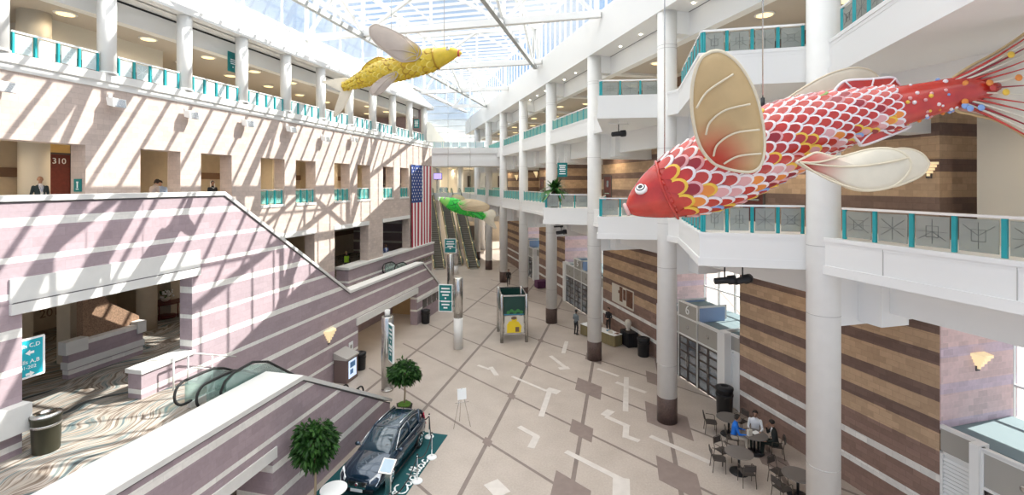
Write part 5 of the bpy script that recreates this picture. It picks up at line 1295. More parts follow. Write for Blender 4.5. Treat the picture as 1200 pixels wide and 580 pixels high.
# ------------------------------------------------------------------ hanging fish sculptures
def cat_rom(vals, n):
    out = []
    for i in range(len(vals)-1):
        a, b, c, d = (Vector(vals[max(0,i-1)]), Vector(vals[i]), Vector(vals[i+1]), Vector(vals[min(len(vals)-1,i+2)]))
        for k in range(n):
            t_ = k/n; out.append(.5*((2*b)+(c-a)*t_+(2*a-5*b+4*c-d)*t_*t_+(3*b-a-3*c+d)*t_**3))
    return out+[Vector(vals[-1])]
class Fish:
    """stations: (u, v, half height in px, distance). The body is a lofted spindle in space."""
    def __init__(s, stations, wide=.62, n=4):
        pts = []
        for u, v, r, Y in stations:
            p = at(u, v, Y); pts.append(Vector((*p, max(.012, r*Y/F))))
        s.sp = [];
        for q in cat_rom_4(pts, n): s.sp.append((Vector(q[:3]), q[3]))
        s.fr = []; k = len(s.sp)
        for i in range(k):
            t_ = (s.sp[min(i+1,k-1)][0]-s.sp[max(i-1,0)][0]).normalized()
            lat = t_.cross(Vector((0,0,1))).normalized(); up = lat.cross(t_).normalized()
            s.fr.append((t_, lat, up))
        s.wide = wide
        s.cum = [0.]
        for i in range(1, k): s.cum.append(s.cum[-1]+(s.sp[i][0]-s.sp[i-1][0]).length)
    def sample(s, d):
        i = 0
        while i < len(s.cum)-2 and s.cum[i+1] < d: i += 1
        f = (d-s.cum[i])/max(1e-6, s.cum[i+1]-s.cum[i]); f = min(1, max(0, f))
        return s.sp[i][0].lerp(s.sp[i+1][0], f), s.sp[i][1]*(1-f)+s.sp[i+1][1]*f, s.fr[i]
    def surf(s, d, a, off=0.):
        c, r, (t_, lat, up) = s.sample(d); r += off
        return c+lat*(r*s.wide*math.cos(a))+up*(r*math.sin(a))
    def body(s, mb, d0, d1, mi, n=28, step=.08):
        k = max(2, int((d1-d0)/step)); vs = []
        for i in range(k+1):
            d = d0+(d1-d0)*i/k; vs += [s.surf(d, 2*PI*j/n) for j in range(n)]
        fs = [(i*n+j, i*n+(j+1)%n, (i+1)*n+(j+1)%n, (i+1)*n+j) for i in range(k) for j in range(n)]
        fs += [tuple(range(n))[::-1], tuple(k*n+j for j in range(n))]
        mb.add(vs, fs, mi, True)
    def scales(s, mb, d0, d1, size, pick, rnd, taper=1., lift=.02):
        d = d0; row = 0
        while d < d1:
            c, r, fr_ = s.sample(d); f = (d-d0)/(d1-d0); sz = size*(1-(1-taper)*f)
            circ = PI*r*(1+s.wide); n = max(6, int(circ/(sz*.78)))
            for j in range(n):
                a = 2*PI*(j+.5*(row % 2))/n+rnd.uniform(-.02,.02)
                hw = sz*.5; da = hw/max(.03, r)*1.02
                # scale: rooted towards the head, free rounded edge towards the tail
                def pt(x, y, o): return s.surf(min(s.cum[-1], d+x*sz*1.05), a+y*da*1.0, o)
                ang = [(-PI/2)+PI*k/8 for k in range(9)]
                rim = [pt(.45+.75*math.cos(q), math.sin(q), lift*(1+1.2*math.cos(q))) for q in ang]
                inn = [pt(.38+.62*math.cos(q), .76*math.sin(q), lift*(1.25+1.5*math.cos(q))) for q in ang]
                low = [pt(.45+.75*math.cos(q), math.sin(q), -.004) for q in ang]
                root = pt(-.15, 0, lift*.3); base_mi, rim_mi = pick(rnd, a, f)
                o = [root]+inn+rim+low
                fs = [(0, 1+k, 2+k) for k in range(8)]
                mb.add([root]+inn, fs, base_mi, True)
                mb.add(inn+rim, [(k, 9+k, 10+k, k+1) for k in range(8)], rim_mi, True)
                mb.add(rim+low, [(k, 9+k, 10+k, k+1) for k in range(8)], rim_mi, False)
            d += sz*.82; row += 1
def cat_rom_4(vals, n):
    out = []
    for i in range(len(vals)-1):
        a, b, c, d = vals[max(0,i-1)], vals[i], vals[i+1], vals[min(len(vals)-1,i+2)]
        for k in range(n):
            t_ = k/n; out.append([.5*((2*b[q])+(c[q]-a[q])*t_+(2*a[q]-5*b[q]+4*c[q]-d[q])*t_*t_+(3*b[q]-a[q]-3*c[q]+d[q])*t_**3) for q in range(4)])
    return out+[list(vals[-1])]
FM = {}
def finmat(a, b):
    # paint of a fin: its root is sprayed in the body colour
    if (a, b) in FM: return FM[(a, b)]
    m = M[a].copy(); m.name = a+'_with_root'; nt = m.node_tree; bs = nt.nodes['Principled BSDF']; l = bs.inputs['Base Color'].links
    mx = N(nt, 'ShaderNodeMix', data_type='RGBA'); ar = N(nt, 'ShaderNodeAttribute', attribute_name='root')
    if l: nt.links.new(l[0].from_socket, mx.inputs[6])
    else: mx.inputs[6].default_value = bs.inputs['Base Color'].default_value
    mx.inputs[7].default_value = M[b].node_tree.nodes['Principled BSDF'].inputs['Base Color'].default_value
    nt.links.new(ar.outputs['Fac'], mx.inputs[0]); nt.links.new(mx.outputs[2], bs.inputs['Base Color'])
    FM[(a, b)] = m; return m
def fin(name, pts, root, Yr, Yt, mats, parent, ribs=5, ROOTF=.2, curves=None, xx=0, thick=.03, dome=.12, rootmat=True, n=5):
    """a domed sculpted fin from its outline (u,v); the distance runs from Yr at the root to Yt at the tip"""
    ru, rv = root; far = max(math.hypot(u-ru, v-rv) for u, v in pts)
    o2 = cat_rom([(*p, 0) for p in pts]+[(*pts[0], 0)], n)[:-1]
    P2 = [(q.x, q.y) for q in o2]
    cu, cv = sum(p[0] for p in P2)/len(P2), sum(p[1] for p in P2)/len(P2)
    def Yat(u, v): return Yr+(Yt-Yr)*math.hypot(u-ru, v-rv)/far
    k = len(P2); rings = 6; vs = []; tk = thick
    def pos(u, v, f, side):
        Y = Yat(u, v)-dome*(1-f*f)-side*tk*(1-.6*f); return at(u, v, Y)
    vf = []; fs = []; mi = []
    for side in (1, -1):
        for j in range(1, rings+1):
            f = j/rings; vf += [pos(cu+(u-cu)*f, cv+(v-cv)*f, f, side) for u, v in P2]
        vf.append(pos(cu, cv, 0, side))
    half = rings*k+1
    def mat_of(u, v):
        return 0
    for s_ in (0, 1):
        b = s_*half; c = b+rings*k
        for i in range(k):
            fs.append((c, b+i, b+(i+1)%k)); mi.append(mat_of(cu, cv))
            for j in range(rings-1):
                f = (j+1.5)/rings; u, v = cu+(P2[i][0]-cu)*f, cv+(P2[i][1]-cv)*f
                fs.append((b+j*k+i, b+(j+1)*k+i, b+(j+1)*k+(i+1)%k, b+j*k+(i+1)%k)); mi.append(mat_of(u, v))
    e = (rings-1)*k
    for i in range(k): fs.append((e+i, e+(i+1)%k, half+e+(i+1)%k, half+e+i)); mi.append(0)
    m = MB(); m.v = [tuple(p) for p in vf]; m.f = [list(f) for f in fs]; m.m = mi; m.s = [True]*len(fs)
    o = m.build(name, [finmat(mats[0], mats[1])], parent)
    at_ = o.data.attributes.new('root', 'FLOAT', 'POINT')
    rv_ = []
    for p in vf:
        uu, vv = CX+F*p.x/p.y, V0-F*(p.z-H)/p.y; q = 1-(math.hypot(uu-ru, vv-rv)/(far*ROOTF*1.7)); q = min(1, max(0, q)); rv_.append(q*q*(3-2*q))
    at_.data.foreach_set('value', rv_)
    r = MB()
    rim = [pos(u, v, 1, 0) for u, v in P2]; r.tube(rim, thick*.8, 6, 0, True)
    r.build('fin_rim', mats[2], o)
    if curves:
        r = MB()
        for cv_ in curves: r.tube([pos(q.x, q.y, min(1, math.hypot(q.x-cu, q.y-cv)/far*1.6), 1)+Vector((0,-.006,0)) for q in cat_rom([(*c, 0) for c in cv_], 5)], thick*.45, 5)
        r.build('fin_rib', mats[2], o)
    elif ribs:
        r = MB()
        # ribs leave the root and bend to the outline
        tips = [P2[int(k*(.22+.56*i/(ribs-1)))] for i in range(ribs)] if ribs > 1 else [P2[k//2]]
        for tu, tv in tips:
            pts3 = []
            for q in range(9):
                f = q/8; u, v = ru+(tu-ru)*f, rv+(tv-rv)*f
                bend = math.sin(PI*f)*.10; u, v = u-(tv-rv)*bend*.6, v+(tu-ru)*bend*.6
                rr_ = min(1, math.hypot(u-cu, v-cv)/far*1.6); pts3.append(pos(u, v, rr_, 1)+Vector((0,-.006,0)))
            r.tube(pts3, thick*.5, 5)
        r.build('fin_rib', mats[2], o)
    return o
M['fishred'] = flat('fish_red', (.50,.035,.022), .22, coat=.6, noise=.15, scale=4)
M['fishdk'] = flat('fish_dark_red', (.30,.012,.02), .3, coat=.5)
M['fishwhite'] = flat('fish_white', (.82,.74,.74), .3, coat=.4)
M['fishpink'] = flat('fish_pink', (.72,.36,.36), .3, coat=.4)
M['fishyel'] = flat('fish_yellow_dab', (.80,.50,.06), .35); M['fishblue'] = flat('fish_blue_dab', (.25,.38,.68), .35); M['fishgrn'] = flat('fish_green_dab', (.30,.45,.14), .35); M['fishor'] = flat('fish_orange_dab', (.78,.26,.05), .35)
M['fincream'] = flat('fin_cream', (.54,.38,.19), .4, noise=.08, scale=2); M['finpale'] = flat('fin_pale', (.72,.65,.52), .4, noise=.08, scale=2); M['finrim'] = flat('fin_rim', (.72,.63,.47), .4)
M['eyew'] = flat('eye_white', (.9,.88,.85), .2); M['eyeb'] = flat('eye_black', (.01,.01,.012), .1)
YH, YT = 10.2, 8.6
def Yf(u): return YH+(YT-YH)*(u-735)/420
RS = [(733,246,2),(740,243,11),(752,237,20),(775,226,32),(810,211,41),(850,194,45),(890,175,44),(930,157,41),(970,143,35),(1010,133,28.5),(1050,125,24),(1090,116,20.5),(1130,107,18),(1152,104,12),(1172,101,4)]
rf = Fish([(u, v, r, Yf(u)) for u, v, r in RS], .66, 5)
c = rf.sample(rf.cum[-1]*.5)[0]
red = thing('fish_sculpture', 'large hanging red fish with white rimmed scales and cream fins', 'fish sculpture', c)
dh = rf.cum[-1]*.135
m = MB(); rf.body(m, dh*.96, rf.cum[-1], 0)
rnd = random.Random(5)
def pick_red(r, a, f):
    x = r.random(); lowside = math.sin(a) < -.25
    if lowside:
        return r.choice([0,0,0,0,1,0,3,7]), r.choice([2,2,4,3,2,2,5,4])
    if x < .72: return 0, 2
    if x < .76: return 0, 4
    if x < .90: return 1, 3
    return 0, r.choice([3,3,6,2,4])
rf.scales(m, dh, rf.cum[-1]*.76, .31, pick_red, rnd, .55, .022)
for k in range(70):
    d_ = rf.cum[-1]*rnd.uniform(.74, .90); a_ = rnd.uniform(0, 2*PI); p_ = rf.surf(d_, a_, .0); m.ball(p_, rnd.uniform(.022, .042), 7, 5, rnd.choice([2,2,2,3,4,5,7]))
m.build('body', ['fishred','fishdk','fishwhite','fishpink','fishyel','fishblue','fishgrn','fishor'], red, recalc=False)
m = MB(); rf.body(m, .0, dh, 0, 32, .04); hd_ = m.build('head', 'fishred', red)
m = MB(); g0 = [rf.surf(dh*(1.0-.10*math.cos(a)**2+.05*math.sin(a)), a, .03) for a in [2*PI*k/40 for k in range(40)]]; m.tube(g0, .028, 8, 0, True); m.build('gill_rim', 'fishred', red)
m = MB(); m.tube([rf.surf(dh*.03, 2*PI*k/16, .03) for k in range(16)], .045, 8, 0, True); m.build('lips', flat('fish_lip', (.72,.45,.42), .3, coat=.5), red)
ya = math.radians(152)
# the visible flank is the one facing the hall: find the angle whose surface faces the camera
def eye(fish, d, a, r, parent, T=None):
    p = fish.surf(d, a, .0); nrm = (p-fish.sample(d)[0]).normalized(); R_ = nrm.to_track_quat('Z', 'Y').to_matrix().to_4x4(); TT = Matrix.Translation(p) @ R_
    e = MB().merge(MB().lathe([(r,-.03),(r,.02),(r*.85,.05)], (0,0), 24), TT).build('eye', 'eyew', parent)
    q = MB(); q.lathe([(r*.72,.048),(r*.7,.06),(r*.5,.062)], (0,0), 20); MB().merge(q, TT).build('iris_ring', 'eyeb', e)
    q = MB(); q.lathe([(r*.58,.058),(r*.56,.07)], (0,0), 20); MB().merge(q, TT).build('iris', 'eyew', e)
    q = MB(); q.lathe([(r*.36,.066),(r*.33,.082)], (0,0), 16); MB().merge(q, TT).build('pupil', 'eyeb', e)
cam_side = 1 if rf.fr[8][1].y < 0 else -1      # lateral axis pointing to the hall's near end
aeye = math.radians(38) if cam_side > 0 else PI-math.radians(38)
eye(rf, rf.cum[-1]*.07, aeye, .135, red); eye(rf, rf.cum[-1]*.07, PI-aeye, .135, red)
fm = ['fincream','fishred','finrim']
fin('pectoral_fin', [(833,61),(822,68),(815,84),(811,107),(812,138),(820,170),(834,189),(848,196),(864,200),(880,201),(890,195),(895,180),(895,157),(891,132),(884,108),(873,86),(861,71),(848,62),(840,60)], (838,190), Yf(840)-.75, Yf(840)-1.5, fm, red, thick=.045, dome=.16, ROOTF=.26, curves=[[(816,127),(829,107),(859,87)],[(827,158),(832,143),(850,129),(879,122)],[(836,183),(841,169),(861,156),(890,152)],[(848,192),(865,183),(892,180)]])
fin('pectoral_fin', [(908,128),(925,114),(948,99),(974,86),(1000,79.5),(1018,82),(1029,91),(1032,106),(1020,118),(990,128),(950,140),(920,142)], (912,135), Yf(930)+.7, Yf(980)+1.0, ['finpale','finpale','finrim'], red, ribs=0, thick=.03, dome=.05)
fin('dorsal_fin', [(970,118),(982,101),(993,94.5),(1018,93),(1045,91),(1051,96),(1056,106),(1030,118),(1000,126)], (1010,122), Yf(1010)+.0, Yf(1010)+.05, ['fishred','fishred','fishwhite'], red, ribs=5, thick=.035, dome=.0)
fin('anal_fin', [(1000,160),(1006,166),(1011,170.5),(1040,160),(1064,150),(1066,145),(1062,139),(1030,146)], (1030,150), Yf(1030)-.1, Yf(1030)-.1, ['fishred','fishred','fishwhite'], red, ribs=4, thick=.035, dome=.0)
fin('pelvic_fin', [(933,190),(945,184),(957,179),(972,183),(985,184),(1000,180),(1020,175),(1040,174),(1055,178),(1064,185),(1067,194),(1062,205),(1048,217),(1030,222),(1010,223),(992,219),(972,208),(950,199)], (937,190), Yf(950)-.7, Yf(1050)-.75, ['finpale','fishred','finrim'], red, ROOTF=.3, ribs=3, thick=.035, dome=.07)
fin('pelvic_fin', [(1000,196),(1020,186),(1040,177),(1060,174),(1078,179),(1087,188),(1088,194),(1080,205),(1062,214),(1042,219),(1020,214)], (1002,200), Yf(1000)-.2, Yf(1060)-.1, ['finpale','finpale','finrim'], red, ribs=0, thick=.03, dome=.05)
# tail fin: a fan of long rays
o = fin('tail_fin', [(1118,90),(1140,76),(1165,63),(1200,40),(1240,8),(1262,30),(1236,72),(1224,104),(1240,140),(1262,182),(1235,190),(1200,159),(1170,142),(1140,134),(1118,126)], (1120,108), Yf(1120), Yf(1240), ['finpale','fishred','fincream'], red, ribs=0, thick=.035, dome=.03)
m = MB(); rnd = random.Random(11)
for i in range(15):
    f = i/14; tu, tv = 1246-30*math.sin(PI*f), 14+170*f; pts = []
    for q in range(9):
        e = q/8; u, v = 1100+(tu-1100)*e, (106+14*(f-.5))+(tv-(106+14*(f-.5)))*e**1.25
        pts.append(at(u, v, Yf(u)-.075))
    m.tube(pts, .032, 6, (0, 5, 1, 5, 0)[i % 5], r2=.006)
for u, v, mi in ((1185,64,2),(1179,108,2),(1194,91,4),(1164,103,0),(1160,97,4),(1131,124,3),(1150,126,3),(1137,127,3),(1132,98,4),(1120,110,4),(1131,119,4)):
    p = at(u, v, Yf(u)-.13); m.ball(p, (.07,.02,.06), 10, 6, mi)
m.build('fin_ray', ['fishred','fishdk','fishyel','fishblue','fishor','finpale'], o)
def wire(parent, p, top, r=.012): MB().tube([p, (p[0]+.0, p[1]+.0, top)], r, 6).build('cable', 'steel', parent)
for u in (797, 917): 
    d_ = min(range(len(rf.sp)), key=lambda i: abs(CX+F*rf.sp[i][0].x/rf.sp[i][0].y-u)); p = rf.sp[d_][0]+rf.fr[d_][2]*rf.sp[d_][1]; wire(red, p, 20.4 if u > 800 else 20.4)
d_ = min(range(len(rf.sp)), key=lambda i: abs(CX+F*rf.sp[i][0].x/rf.sp[i][0].y-917)); p = rf.sp[d_][0]+rf.fr[d_][2]*rf.sp[d_][1]
MB().cyl((p.x,p.y), .04, p.z-.05, p.z+.2, 8).build('cable_clamp', 'black', red)
# yellow fish
M['ylw'] = flat('fish_yellow', (.60,.42,.02), .35, coat=.3, noise=.1, scale=6); M['ylw2'] = flat('fish_gold_edge', (.42,.24,.015), .4); M['ylw3'] = flat('fish_pale_yellow', (.72,.58,.12), .4)
M['finmauve'] = flat('fin_mauve', (.50,.42,.36), .5, noise=.06)
Yy = 17.
YS = [(541,62.5,1),(533,62.5,6),(522,65,10),(508,69.5,12.5),(492,74,13),(472,79.5,13),(452,84,13),(435,88.5,10.5),(422,94,8),(410,99,5),(402,102,4)]
def Yyf(u): return Yy+(541-u)*.012
yf = Fish([(u, v, r, Yyf(u)) for u, v, r in YS], .7, 5)
yl = thing('fish_sculpture', 'hanging yellow fish with mauve wing fins under the roof', 'fish sculpture', yf.sample(yf.cum[-1]*.5)[0])
dy = yf.cum[-1]*.20
m = MB(); yf.body(m, dy*.96, yf.cum[-1], 0, 20)
yf.scales(m, dy, yf.cum[-1]*.96, .26, lambda r, a, f: (0, r.choice([1,2,0])), random.Random(2), .7, .025); m.build('body', ['ylw','ylw2','ylw3'], yl, recalc=False)
m = MB(); yf.body(m, 0, dy, 0, 20, .04); m.build('head', 'ylw', yl)
m = MB(); m.tube([yf.surf(dy, 2*PI*k/24, .01) for k in range(24)], .035, 6, 0, True); m.build('gill_rim', 'ylw2', yl)
m = MB(); m.tube([yf.surf(yf.cum[-1]*.02, 2*PI*k/12, .01) for k in range(12)], .03, 6, 0, True); m.build('lips', flat('fish_mouth', (.50,.08,.05), .4), yl)
for a in (math.radians(40), PI-math.radians(40)): eye(yf, yf.cum[-1]*.09, a, .07, yl)
ym = ['finmauve','ylw','finmauve']
fin('pectoral_fin', [(433,33),(436,30),(443,29),(463,37),(479,46),(490,54),(494,62),(488,70),(479,72),(470,72),(459,66),(448,57),(440,50),(434,42)], (490,64), Yyf(480)-.5, Yyf(450)-1.2, ym, yl, ribs=5, thick=.03, dome=.1)
fin('pelvic_fin', [(464,84),(466,88),(459,97),(448,108),(441,111),(435,110),(434,104),(440,97),(450,90)], (463,86), Yyf(460)-.4, Yyf(440)-.6, ym, yl, ribs=3, thick=.03, dome=.05)
fin('pelvic_fin', [(462,92),(475,86),(474,90),(466,94)], (475,86), Yyf(470)+.3, Yyf(460)+.6, ym, yl, ribs=0, thick=.02, dome=.0)
fin('dorsal_fin', [(455,71),(445,67),(436,70),(428,76),(424,82),(432,84),(446,78)], (445,78), Yyf(440), Yyf(440), ['ylw','ylw','ylw2'], yl, ribs=4, thick=.03, dome=.0)
fin('tail_fin', [(413,96),(406,92),(395,93),(378,96),(390,100),(400,104),(398,112),(391,136),(400,130),(407,118),(413,104)], (412,98), Yyf(410), Yyf(385), ['finpale','ylw','finpale'], yl, ribs=0, thick=.03, dome=.0)
for i in (10, 28): p = yf.sp[i][0]+yf.fr[i][2]*yf.sp[i][1]; wire(yl, p, 20.3)
# green fish
M['grn'] = flat('fish_green', (.03,.55,.05), .35, coat=.3); M['grn2'] = flat('fish_dark_green', (.01,.22,.04), .4); M['grn3'] = flat('fish_light_green', (.25,.6,.12), .4); M['fintan'] = flat('fin_tan', (.58,.46,.30), .5, noise=.06)
GS = [(513.5,232.5,1),(519,234.5,4),(526,237.5,6.2),(535,241,7),(545,245,6.4),(555,248.5,5.2),(563,251.5,3.4),(568,254,1.8)]
Yg = 34.
gf = Fish([(u, v, r, Yg+(u-514)*.03) for u, v, r in GS], .7, 5)
gn = thing('fish_sculpture', 'small hanging green fish with a tan wing fin, in front of the far escalators', 'fish sculpture', gf.sample(gf.cum[-1]*.5)[0])
dg_ = gf.cum[-1]*.2
m = MB(); gf.body(m, dg_*.96, gf.cum[-1], 0, 18); gf.scales(m, dg_, gf.cum[-1]*.95, .3, lambda r, a, f: (0, r.choice([1,0,2])), random.Random(4), .7, .03); m.build('body', ['grn','grn2','grn3'], gn, recalc=False)
m = MB(); gf.body(m, 0, dg_, 0, 18, .05); m.build('head', 'grn3', gn)
m = MB(); m.tube([gf.surf(gf.cum[-1]*.02, 2*PI*k/12, .02) for k in range(12)], .05, 6, 0, True); m.build('lips', 'signwhite', gn)
for a in (math.radians(40), PI-math.radians(40)): eye(gf, gf.cum[-1]*.1, a, .08, gn)
gm = ['fintan','grn','fintan']
fin('pectoral_fin', [(537,238),(545,234),(556,234),(566,237),(573,241),(572,246),(564,248),(552,247),(542,245)], (538,241), Yg+.2, Yg+.5, gm, gn, ribs=4, thick=.04, dome=.1)
fin('pectoral_fin', [(530,232),(532,228),(540,229),(545,234),(538,237)], (531,235), Yg+1.6, Yg+1.8, gm, gn, ribs=0, thick=.03, dome=.0)
fin('tail_fin', [(563,251),(568,249),(576,246),(581,250),(578,258),(582,268),(574,264),(567,258)], (565,252), Yg+1.5, Yg+1.9, ['finpale','grn','finpale'], gn, ribs=0, thick=.04, dome=.0)
fin('pelvic_fin', [(549,249),(556,252),(562,256),(566,257),(560,250)], (552,250), Yg+.9, Yg+.9, ['grn','grn','grn2'], gn, ribs=0, thick=.04, dome=.0)
for i in (8, 22): p = gf.sp[i][0]+gf.fr[i][2]*gf.sp[i][1]; wire(gn, p, 20.3, .015)
# ------------------------------------------------------------------ people
SKIN = [flat('skin_light', (.55,.33,.23), .55), flat('skin_mid', (.36,.20,.13), .55), flat('skin_dark', (.16,.08,.05), .55)]
def person(label, loc, yaw, pose='stand', top=(.05,.05,.06), legs=(.04,.04,.05), skin=0, hair=(.02,.015,.012), hairlen=0, lean=0., arms='down', inner=None, vest=None, scale=1., prop=None, bald=False, lookdown=.0):
    V = Vector; caps = []          # (a, b, ra, rb, tag)  tags: 0 skin, 1 top, 2 legs, 3 shoes
    sit = pose == 'sit'
    hz = .52 if sit else .93
    P = V((0,0,hz)); up = V((0, math.sin(lean), math.cos(lean)))
    def T(h, x=0, y=0): return P+up*h+V((x,0,0))+V((0, math.cos(lean), -math.sin(lean)))*y
    # torso
    tor = [(-.06,.15,.105),(.02,.165,.115),(.12,.15,.105),(.24,.155,.11),(.36,.18,.115),(.44,.19,.105),(.50,.14,.085),(.545,.065,.06)]
    neck, head = T(.53), T(.735, 0, .02)
    caps.append((T(.50), T(.62,0,.01), .058, .055, 0))
    sh = {s: T(.455, s*.185) for s in (-1, 1)}
    hips = {s: P+V((s*.09,0,-.02)) for s in (-1, 1)}
    for s in (-1, 1):
        if sit: kn, an = P+V((s*.13,.43,.0)), V((s*.12,.46,.09))
        else: kn, an = V((s*.105,.02+(.05 if s > 0 else 0),.50)), V((s*.115,-.02,.08))
        if pose == 'walk' and s > 0: kn, an = V((s*.1,.17,.52)), V((s*.1,.22,.09))
        if pose == 'walk' and s < 0: kn, an = V((s*.1,-.02,.5)), V((s*.1,-.22,.12))
        caps += [(hips[s], kn, .092, .062, 2), (kn, an, .06, .042, 2), (an+V((0,-.03,-.03)), an+V((0,.10,-.045)), .042, .036, 3), (an+V((0,.10,-.045)), an+V((0,.17,-.048)), .037, .028, 3)]
        a = arms if isinstance(arms, str) else arms[0 if s < 0 else 1]
        S_ = sh[s]
        if a == 'down': E, W, hd = S_+V((s*.06,-.03,-.29)), S_+V((s*.07,.05,-.54)), V((0,.15,-1))
        elif a == 'table': E, W, hd = S_+V((s*.07,.12,-.26)), S_+V((s*.0,.36,-.27)), V((-s*.3,1,-.05))
        elif a == 'rail': E, W, hd = S_+V((s*.10,.12,-.25)), S_+V((-s*.02,.34,-.30)), V((-s*.8,.4,-.1))
        elif a == 'front': E, W, hd = S_+V((s*.06,-.01,-.28)), S_+V((-s*.07,.18,-.36)), V((-s*.8,.4,-.2))
        elif a == 'lap': E, W, hd = S_+V((s*.06,.02,-.28)), S_+V((-s*.02,.26,-.36)), V((-s*.3,1,-.3))
        elif a == 'face': E, W, hd = S_+V((s*.06,.16,-.22)), S_+V((-s*.05,.22,.03)), V((-s*.2,-.2,1))
        caps += [(S_+V((0,0,.0)), E, .058, .043, 1), (E, W, .042, .030, 1)]
        hd.normalize(); hd = hd
        side = hd.cross(V((0,0,1))); side = side.normalized() if side.length > .2 else V((1,0,0)); nrm = side.cross(hd).normalized()
        caps.append((W, W+hd*.085, .030, .036, 0))
        pal = W+hd*.085
        for k, (o, L_) in enumerate(((-.030,.066),(-.010,.078),(.011,.074),(.030,.058))):
            b0 = pal+side*o; b1 = b0+hd*L_*.55-nrm*.008; b2 = b1+(hd-nrm*.55).normalized()*L_*.5
            caps += [(b0, b1, .0105, .0100, 0), (b1, b2, .0100, .0088, 0)]
        th = W+hd*.03-side*s*.028*1; caps += [(th, th-side*s*.030+hd*.030, .0125, .0115, 0), (th-side*s*.030+hd*.030, th-side*s*.036+hd*.062, .0115, .0098, 0)]
    fwd = V((0, math.cos(lean*.6+lookdown), -math.sin(lean*.6+lookdown))); hup = V((0, -fwd.z, fwd.y)); rt = V((1,0,0))
    Hh = lambda x, y, z: head+rt*x+fwd*y+hup*z
    caps += [(Hh(0,-.012,.03), Hh(0,.0,-.0), .088, .082, 0), (Hh(0,.012,-.03), Hh(0,.036,-.082), .070, .042, 0), (Hh(0,.082,.005), Hh(0,.104,-.028), .011, .017, 0)]
    for s in (-1, 1): caps += [(Hh(s*.082,-.01,.012), Hh(s*.086,-.014,-.03), .017, .012, 0), (Hh(s*.032,.074,.028), Hh(s*.014,.08,.026), .012, .012, 0)]
    caps += [(Hh(-.02,.078,-.056), Hh(.02,.078,-.056), .011, .011, 0)]
    m = MB()
    def capsule(a, b, ra, rb, n=10):
        d = b-a; L_ = d.length; q = d.to_track_quat('Z', 'Y').to_matrix() if L_ > 1e-6 else Matrix.Identity(3); prof = []
        for k in range(1, 5): t_ = -PI/2+PI/2*k/4; prof.append((ra*math.cos(t_), ra*math.sin(t_)))
        for k in range(0, 4): t_ = PI/2*k/4; prof.append((rb*math.cos(t_), L_+rb*math.sin(t_)))
        vs = [a+q@V((0,0,-ra))]
        for r, z in prof: vs += [a+q@V((r*math.cos(2*PI*i/n), r*math.sin(2*PI*i/n), z)) for i in range(n)]
        vs.append(a+q@V((0,0,L_+rb))); e = len(vs)-1; k = len(prof)
        fs = [(0,1+(i+1)%n,1+i) for i in range(n)]+[(1+j*n+i,1+j*n+(i+1)%n,1+(j+1)*n+(i+1)%n,1+(j+1)*n+i) for j in range(k-1) for i in range(n)]+[(1+(k-1)*n+i,1+(k-1)*n+(i+1)%n,e) for i in range(n)]
        m.add(vs, fs)
    for c in caps: capsule(*c[:4])
    n = 18; vs = []
    for h, rx, ry in tor: c = T(h); vs += [c+V((rx*math.cos(2*PI*i/n),0,0))+V((0,math.cos(lean),-math.sin(lean)))*(ry*math.sin(2*PI*i/n)) for i in range(n)]
    k = len(tor); m.add(vs, [(j*n+i,j*n+(i+1)%n,(j+1)*n+(i+1)%n,(j+1)*n+i) for j in range(k-1) for i in range(n)]+[tuple(range(n))[::-1], tuple((k-1)*n+i for i in range(n))])
    t = local('person', label, 'person', loc, yaw)
    raw = m.build('raw', []); md = raw.modifiers.new('r', 'REMESH'); md.mode = 'VOXEL'; md.voxel_size = .0105
    sm = raw.modifiers.new('s', 'SMOOTH'); sm.iterations = 2; sm.factor = .4
    dg = bpy.context.evaluated_depsgraph_get(); dg.update(); me = bpy.data.meshes.new_from_object(raw.evaluated_get(dg)); rm = raw.data
    bpy.data.objects.remove(raw); bpy.data.meshes.remove(rm)
    co = np.empty(len(me.polygons)*3); me.polygons.foreach_get('center', co); co = co.reshape(-1, 3)
    segs = [c for c in caps]+[(T(a[0]), T(b[0]), (a[1]+a[2])/2*.97, (b[1]+b[2])/2*.97, 2 if a[0] < .02 else 1) for a, b in zip(tor, tor[1:])]
    best = np.full(len(co), 9.); lab = np.zeros(len(co), int)
    for a, b, ra, rb, tg in segs:
        a_, d = np.array(a), np.array(b-a); f = np.clip(((co-a_)@d)/max(1e-9, d@d), 0, 1); ds = np.linalg.norm(co-(a_+f[:,None]*d), axis=1)-(ra+(rb-ra)*f)
        q = ds < best; best[q] = ds[q]; lab[q] = tg
    # face: eyes and mouth, shirt front
    for s in (-1, 1): lab[np.linalg.norm(co-np.array(Hh(s*.032,.084,.008)), axis=1) < .013] = 4
    mo = co-np.array(Hh(0,.088,-.056)); lab[(np.abs(mo[:,0]) < .022) & (np.linalg.norm(mo, axis=1) < .026) & (np.abs(mo@np.array(hup)) < .006)] = 5
    if inner:
        rel = co-np.array(T(.42)); f_ = rel@np.array(V((0,math.cos(lean),-math.sin(lean)))); h_ = rel@np.array(up)
        lab[(lab == 1) & (f_ > .03) & (np.abs(rel[:,0]) < .02+.045*np.clip((h_+.2)/.2, 0, 1)) & (h_ > -.2)] = 6
    mats = [SKIN[skin], flat('top_cloth', top, .8), flat('trouser_cloth', legs, .8), M['black'], M['eyeb'], flat('lips', (.25,.09,.08), .5), flat('shirt_front', inner or top, .8)]
    for x in mats: me.materials.append(x)
    me.polygons.foreach_set('material_index', lab.astype(np.int32)); me.polygons.foreach_set('use_smooth', [True]*len(me.polygons))
    me.name = 'body'; o = bpy.data.objects.new('body', me); COL.objects.link(o); o.parent = t; BASE[o.name] = V((0,0,0))
